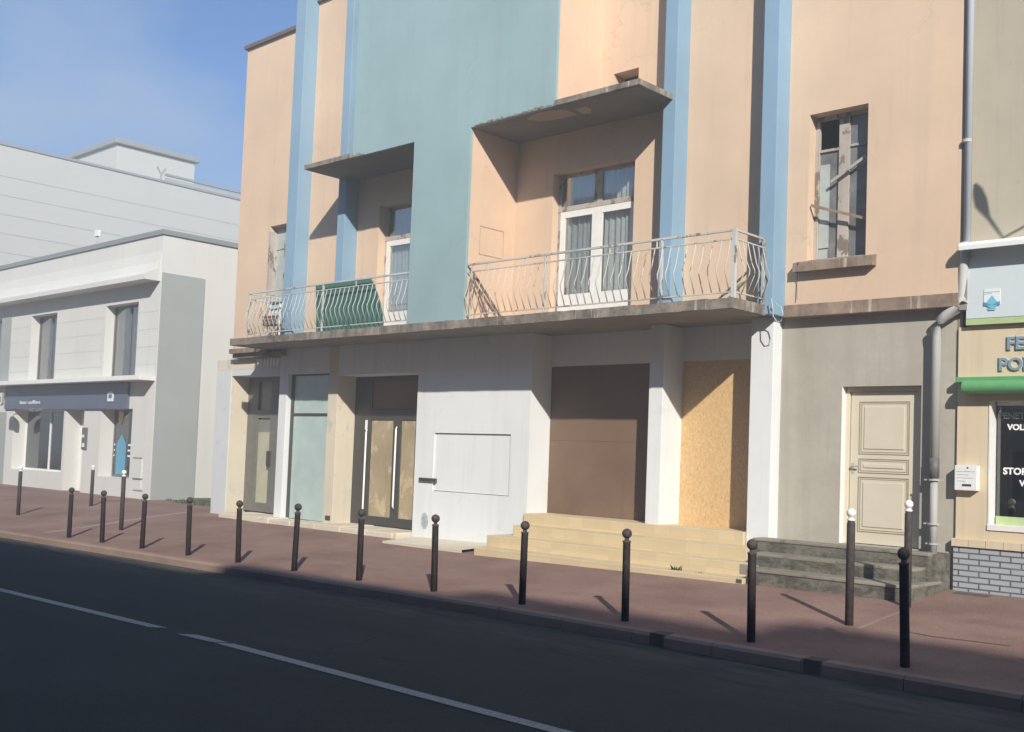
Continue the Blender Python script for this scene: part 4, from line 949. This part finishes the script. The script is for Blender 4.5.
# ================================================================== buildings across the road (they shade it)
def town(x0, x1, h, label, mat, seed):
    T = thing('town_house', ((x0+x1)/2, -10, 0), label, 'building'); y1 = -6.0
    n = max(2, int((x1-x0)/2.2)); fl = int((h-1)/3.0); holes = []; w = (x1-x0)/n
    for i in range(n):
        for k in range(fl): holes.append((x0+w*(i+.5)-.5, x0+w*(i+.5)+.5, .9+3*k, 2.6+3*k))
    MB().wall(x0, x1, -.4, h, y1-.25, y1, holes).build('wall', mat, T)
    MB().box(x0, x1, -15, y1-.26, h-.3, h).build('roof', roofM, T); MB().box(x0, x1, -15.3, -15.0, -.4, h).build('rear_wall', mat, T); MB().box(x0, x0+.25, -15, y1-.26, -.4, h-.31).build('side_wall', mat, T); MB().box(x1-.25, x1, -15, y1-.26, -.4, h-.31).build('side_wall', mat, T)
    MB().box(x0-.0, x1, y1+.002, y1+.25, h-.35, h-.05).build('cornice', mat, T)
    for hl in holes:
        f = MB().box(hl[0], hl[0]+.06, y1-.2, y1-.12, hl[2], hl[3]).box(hl[1]-.06, hl[1], y1-.2, y1-.12, hl[2], hl[3]).box(hl[0]+.06, hl[1]-.06, y1-.2, y1-.12, hl[3]-.06, hl[3]).box(hl[0]+.06, hl[1]-.06, y1-.2, y1-.12, hl[2], hl[2]+.06).box((hl[0]+hl[1])/2-.03, (hl[0]+hl[1])/2+.03, y1-.19, y1-.13, hl[2]+.06, hl[3]-.06).build('window', whitefr, T)
        MB().box(hl[0]+.06, hl[1]-.06, y1-.17, y1-.16, hl[2]+.06, hl[3]-.06).build('pane', shopglass, f)
town(13.5, 34, 15.15, 'tall rendered terrace across the road, highest of the row', townwall, 1)
town(8.5, 13.5, 14.4, 'narrow rendered house across the road next to the tall terrace', shopupper, 2)
town(3.0, 8.5, 13.85, 'plain rendered house in the middle of the row across the road', townwall, 3)
town(-40, 3.0, 13.0, 'long low block across the road towards the white building', shopupper, 4)

# ================================================================== BOLLARDS
def make_bollard(name, label, h, rad, capmat, white):
    t = thing(name, (0,0,0), label, 'bollard')
    if white:
        MB().tube([(0,0,-.1), (0,0,h-.17), (0,0,h-.14)], [rad, rad, rad*.8], 16).build('post', ironM, t, smooth=False)
        MB().tube([(0,0,h-.14),(0,0,h-.12),(0,0,h-.118),(0,0,h-.105)], [rad*.95,rad*.95,rad*.6,rad*.6], 16).build('collar', capmat, t, smooth=True)
    else:
        MB().tube([(0,0,-.1), (0,0,h-.16), (0,0,h-.155), (0,0,h-.14), (0,0,h-.135), (0,0,h-.11)], [rad, rad*.96, rad*1.08, rad*1.08, rad*.6, rad*.55], 16).build('post', ironM, t)
    R0 = .052 if white else .058; cz = h-R0
    pts = [(0,0,cz-R0*math.cos(math.pi*k/10)) for k in range(11)]; rd = [max(.002, R0*math.sin(math.pi*k/10)) for k in range(11)]
    MB().tube(pts, rd, 16).build('ball_cap', capmat, t, smooth=True)
    for ch in t.children:
        for p in ch.data.polygons: p.use_smooth = True
    return t
dark = make_bollard('bollard', 'x', 1.05, .045, ironM, False)
DK = [((905,668), 'nearest dark ball-topped bollard, on the kerb in front of a white-capped one', 1.11),
 ((751,642), 'dark ball-topped bollard in front of where the yellow steps meet the mossy steps', 1.06),
 ((625,620), 'dark ball-topped bollard before the yellow steps, in line with the brown board', 1.05),
 ((522,603), 'dark ball-topped bollard before the left end of the yellow steps', 1.03),
 ((434,591), 'dark ball-topped bollard in front of the blank white wall', 1.03),
 ((359,579), 'dark ball-topped bollard in front of the double chipboard doors', 1.03),
 ((294,571), 'dark ball-topped bollard in front of the whitewashed shop window', 1.04),
 ((238,560), 'dark ball-topped bollard in front of the far-left recessed shop door', 1.02),
 ((188,554), 'dark ball-topped bollard before the grassy gap between the white and peach buildings', 1.01),
 ((142,547), 'dark ball-topped bollard in front of the grey side panel of the white building', 1.01),
 ((102,541), 'dark ball-topped bollard just left of a white-capped one, before the blue sticker window', 1.01),
 ((69,536), 'leftmost of the dark ball-topped bollards along the kerb', 1.02)]
WH = [((849,625), 'white-capped bollard in front of the cream door, casting a long shadow', 1.30),
 ((907,607), 'white-capped bollard beside the mossy steps, behind the nearest dark bollard', 1.30),
 ((121,530), 'white-capped bollard in front of the window with the blue sticker', 1.29),
 ((91,506), 'white-capped bollard farthest back, right beside the white shop door', 1.09),
 ((18,515), 'white-capped bollard at the far left below the wide shop window', 1.23)]
for i, ((px, py), lab, h) in enumerate(DK):
    o = dark if i == 0 else copy_tree(dark); P = atg(px, py)
    bx_ = X_(px, py, 10.0); o.location = (bx_, 10.0, G(bx_, 10.0)); o.scale = (1, 1, h/1.05); tag(o, lab, 'bollard', 'dark ball-topped bollards along the kerb')
    o.rotation_euler = (R(rnd.uniform(-.9,.9)), R(rnd.uniform(-1.1,1.1)) - (R(1.2) if i == 0 else 0), 0)
white = make_bollard('bollard', 'x', 1.30, .046, capW, True)
for i, ((px, py), lab, h) in enumerate(WH):
    o = white if i == 0 else copy_tree(white); P = atg(px, py); o.location = P; o.scale = (1, 1, h/1.30); tag(o, lab, 'bollard', 'white-capped bollards on the pavement')

# ================================================================== things on the balcony
gp = MB(); gy0 = D+.16
pts = [at(346,267.0+8,gy0), at(446-69,0,gy0)] if False else None
# green sheet leaning behind the left railing: outline measured on its own plane
gpl = [at(346, 333, gy0), at(381, 333, gy0), at(379.5, 305, gy0), at(375, 287, gy0), at(370, 278, gy0), at(345, 282, gy0)]
def gpt(px, py): P = at(px, py, gy0); return (P.x, P.z)
out = [gpt(316, 334), gpt(381, 331), gpt(383, 322), gpt(379, 300), gpt(374, 285), gpt(370, 277.5), gpt(345, 281.0), gpt(315.5, 284.5), gpt(316, 300)]
gsh = MB().prism(out, gy0, gy0+.03).build('board', greenP, None, bevel=.006)
tag(gsh, 'large dark green board standing behind the left balcony railing', 'board')
# folding chair with slatted box
CH = thing('folding_chair', at(272, 334, D+.45), 'pale folding chair standing on the left end of the balcony', 'chair')
y1, y2 = D+.30, D+.62
m = MB()
for (a, b_) in ((at(280.5, 302.5, y1), at(279, 335, y1)), (at(271, 303.0, y1), at(266, 335.5, y1)), (at(283, 303, y2), at(270, 336, y2))): m.bar(a, b_, .025)
m.build('frame', whitefr, CH)
MB().obox(at(276, 307, y1+.02), (.17,0,0), (0,.01,0), (0,.0,.13)).build('backrest', wash, CH)
MB().bar(at(271,302.4,y1), at(281.5,302.4,y1), .035).bar(at(272,312.6,y1), at(279,312.6,y1), .03).build('top_rail', whitefr, CH)
CR = thing('slatted_crate', at(269, 324, D+.35), 'small brown slatted crate hung behind the left balcony railing', 'crate')
m = MB(); P = at(269, 319.5, D+.22)
for k in range(7): m.box(P.x-.24+k*.075, P.x-.24+k*.075+.045, P.y-.0, P.y+.02, P.z-.10, P.z+.08)
for z in (-.10, 0.0, .07): m.box(P.x-.26, P.x+.27, P.y-.012, P.y, P.z+z-.012, P.z+z+.012)
m.box(P.x-.26, P.x+.27, P.y+.02, P.y+.2, P.z-.12, P.z-.10)
m.build('slats', woodM, CR)
# planks leaning inside right railing
PL = [((470.5,268.5), (500,316), 'longer weathered plank leaning against the left end of the right railing'), ((473,281), (495,314), 'shorter weathered plank leaning below the longer one inside the right railing')]
for a, b_, lab in PL:
    o = MB().bar(at(a[0], a[1], D+.13), at(b_[0], b_[1], D+.42), .05, .02).build('plank', woodM); tag(o, lab, 'plank')
# rod hanging into lower right part of balcony
o = MB().bar(at(722, 296, D+.1), at(746, 281, D+.75), .03, .02).build('stick', woodM); tag(o, 'thin stick lying behind the corner of the right railing', 'stick')

# ================================================================== weeds and grass
def weed(px, py, s, lab, seed):
    P = atg(px, py); r_ = random.Random(seed); m = MB()
    for k in range(26):
        a = r_.uniform(0, 6.28); t = r_.uniform(.2, 1.0); h = s*r_.uniform(.4, 1.0); w = s*.09
        b0 = Vector((r_.uniform(-1,1)*s*.5, r_.uniform(-1,1)*s*.12, 0)); tip = b0+Vector((math.cos(a)*t*s*.7, math.sin(a)*t*s*.4, h)); md = b0.lerp(tip, .55)+Vector((0,0,h*.15)); n = Vector((-math.sin(a), math.cos(a), 0))*w
        i = len(m.v); m.v += [b0+P-n*.4, b0+P+n*.4, md+P+n, tip+P, md+P-n]; m.f.append([i,i+1,i+2,i+3,i+4])
    T = thing('weed', P, lab, 'weed', 'weeds at the foot of the steps'); m.build('leaves', leafM, T)
for args in ((492,555.5,.10,'tiny weed just left of the yellow steps'), (499,556.5,.13,'weed tuft at the left foot of the yellow steps'), (562,561.5,.13,'weed tuft at the foot of the yellow steps near the brown board'),
             (677,575.5,.16,'largest weed tuft at the foot of the yellow steps'), (698,578,.10,'low weed right of the largest tuft by the yellow steps'), (720,581,.08,'weakest weed near the right end of the yellow steps'),
             (952,586,.22,'weed tuft where the mossy steps meet the grey bricks'), (971,588,.10,'small weed in front of the grey bricks'), (247,514,.13,'weed by the threshold of the far-left shop door'), (273,516.5,.12,'weed at the pale pier left of the whitewashed window'), (181,520,.0001,'x')):
    if args[2] > .01: weed(*args, seed=int(args[0]))
# grass strip between the buildings
gm = MB(); r_ = random.Random(3)
for k in range(900):
    y = 15.75+abs(r_.gauss(0, 1.0)); x = r_.uniform(-28.9, -23.7)
    if x < -27.8: y = 16+r_.random()*3
    h = r_.uniform(.03, .10); a = r_.uniform(0, 6.28); P = Vector((x, y, G(x, y))); n = Vector((math.cos(a), math.sin(a), 0))*.02
    i = len(gm.v); gm.v += [P-n, P+n, P+Vector((r_.uniform(-.05,.05), r_.uniform(-.05,.05), h))]; gm.f.append([i,i+1,i+2])
tag(gm.build('grass', leafM), kind='stuff')
sl_ = MB(); sl_.box(-28.95, -23.3, 17.0, 23, G(-26,16)-.05, G(-26,16)+.05); struct('grass_bed', sl_, grassM)
o = MB().box(-25.9, -23.6, 17.6, 18.0, .1, .62).build('low_wall', concrete, None, bevel=.02); tag(o, 'low mossy wall in the gap between the white and peach buildings', 'wall')
o = MB().bar((-26.0, 17.5, .15), (-24.3, 17.3, 1.0), .07, .05).build('post', woodM); tag(o, 'weathered timber leaning in the gap left of the pale corner strip', 'timber')
# back closing of the gap
o = MB().box(-28.6, -23.2, 23.5, 23.8, -.3, 3.2).build('garden_wall', whitehouse); tag(o, 'white wall closing the gap behind the low mossy wall', 'wall')

m = bpy.data.materials.new('glare_haze'); m.use_nodes = True; nt = m.node_tree; nt.nodes.remove(nt.nodes['Principled BSDF'])
pv = nt.nodes.new('ShaderNodeVolumePrincipled'); pv.inputs['Color'].default_value = (.88,.92,.93,1); pv.inputs['Density'].default_value = GLARE_HAZE; pv.inputs['Anisotropy'].default_value = 0
nt.links.new(pv.outputs[0], nt.nodes['Material Output'].inputs['Volume'])
tag(MB().box(-181, 121, -91, 161, -1.75, 17.5).build('glare_haze', m), kind='stuff')  # air volume added to lift the blacks in place of windscreen glare
# ================================================================== LIGHT, SKY, CAMERA
Ld = Vector((-1.15, 1.0, -.885)).normalized()
el = math.asin(-Ld.z); az = math.atan2(-Ld.x, -Ld.y)
sd = bpy.data.lights.new('sun', 'SUN'); sd.energy = 5.0; sd.angle = R(.8); sd.color = (1.0, .935, .84)
so_ = bpy.data.objects.new('sun', sd); COL.objects.link(so_); so_.rotation_euler = Ld.to_track_quat('-Z', 'Y').to_euler(); so_.location = (20, -20, 30)
w = bpy.data.worlds.new('World'); sc.world = w; w.use_nodes = True; nt = w.node_tree; bg = nt.nodes['Background']
sky = nt.nodes.new('ShaderNodeTexSky'); sky.sky_type = 'NISHITA'; sky.sun_disc = False; sky.sun_elevation = el; sky.sun_rotation = az; sky.air_density = 1.3; sky.dust_density = .6; sky.ozone_density = 2.0
tc_ = nt.nodes.new('ShaderNodeTexCoord'); mp = nt.nodes.new('ShaderNodeMapping'); mp.inputs['Scale'].default_value = (1.3, 1.3, 3.2); mp.inputs['Location'].default_value = (.35, .1, .2)
nt.links.new(tc_.outputs['Generated'], mp.inputs['Vector'])
cn = noise(nt, mp.outputs[0], 2.6, 6, .48); cf = ramp(nt, cn, .46, .70, 0, .75)
colr = mix(nt, cf, sky.outputs[0], (7.2, 6.3, 5.8))
colr = mix(nt, 1.0, colr, (.40,.62,.95), 'MULTIPLY')
nt.links.new(colr, bg.inputs['Color']); bg.inputs['Strength'].default_value = .095
cam = bpy.data.cameras.new('camera'); cam.sensor_width = 36; cam.lens = FPX/1024*36; cam.shift_y = PY/1024; cam.clip_end = 3000; cam.clip_start = .05
co = bpy.data.objects.new('camera', cam); COL.objects.link(co)
M = Matrix((rv, uv, -Fv)).transposed().to_4x4(); M.translation = EYE; co.matrix_world = M; sc.camera = co
vs = sc.view_settings; vs.view_transform = 'Standard'; vs.look = 'None'; vs.exposure = .60; vs.gamma = 1; vs.use_curve_mapping = False
sc.cycles.max_bounces = 8; sc.cycles.transparent_max_bounces = 12
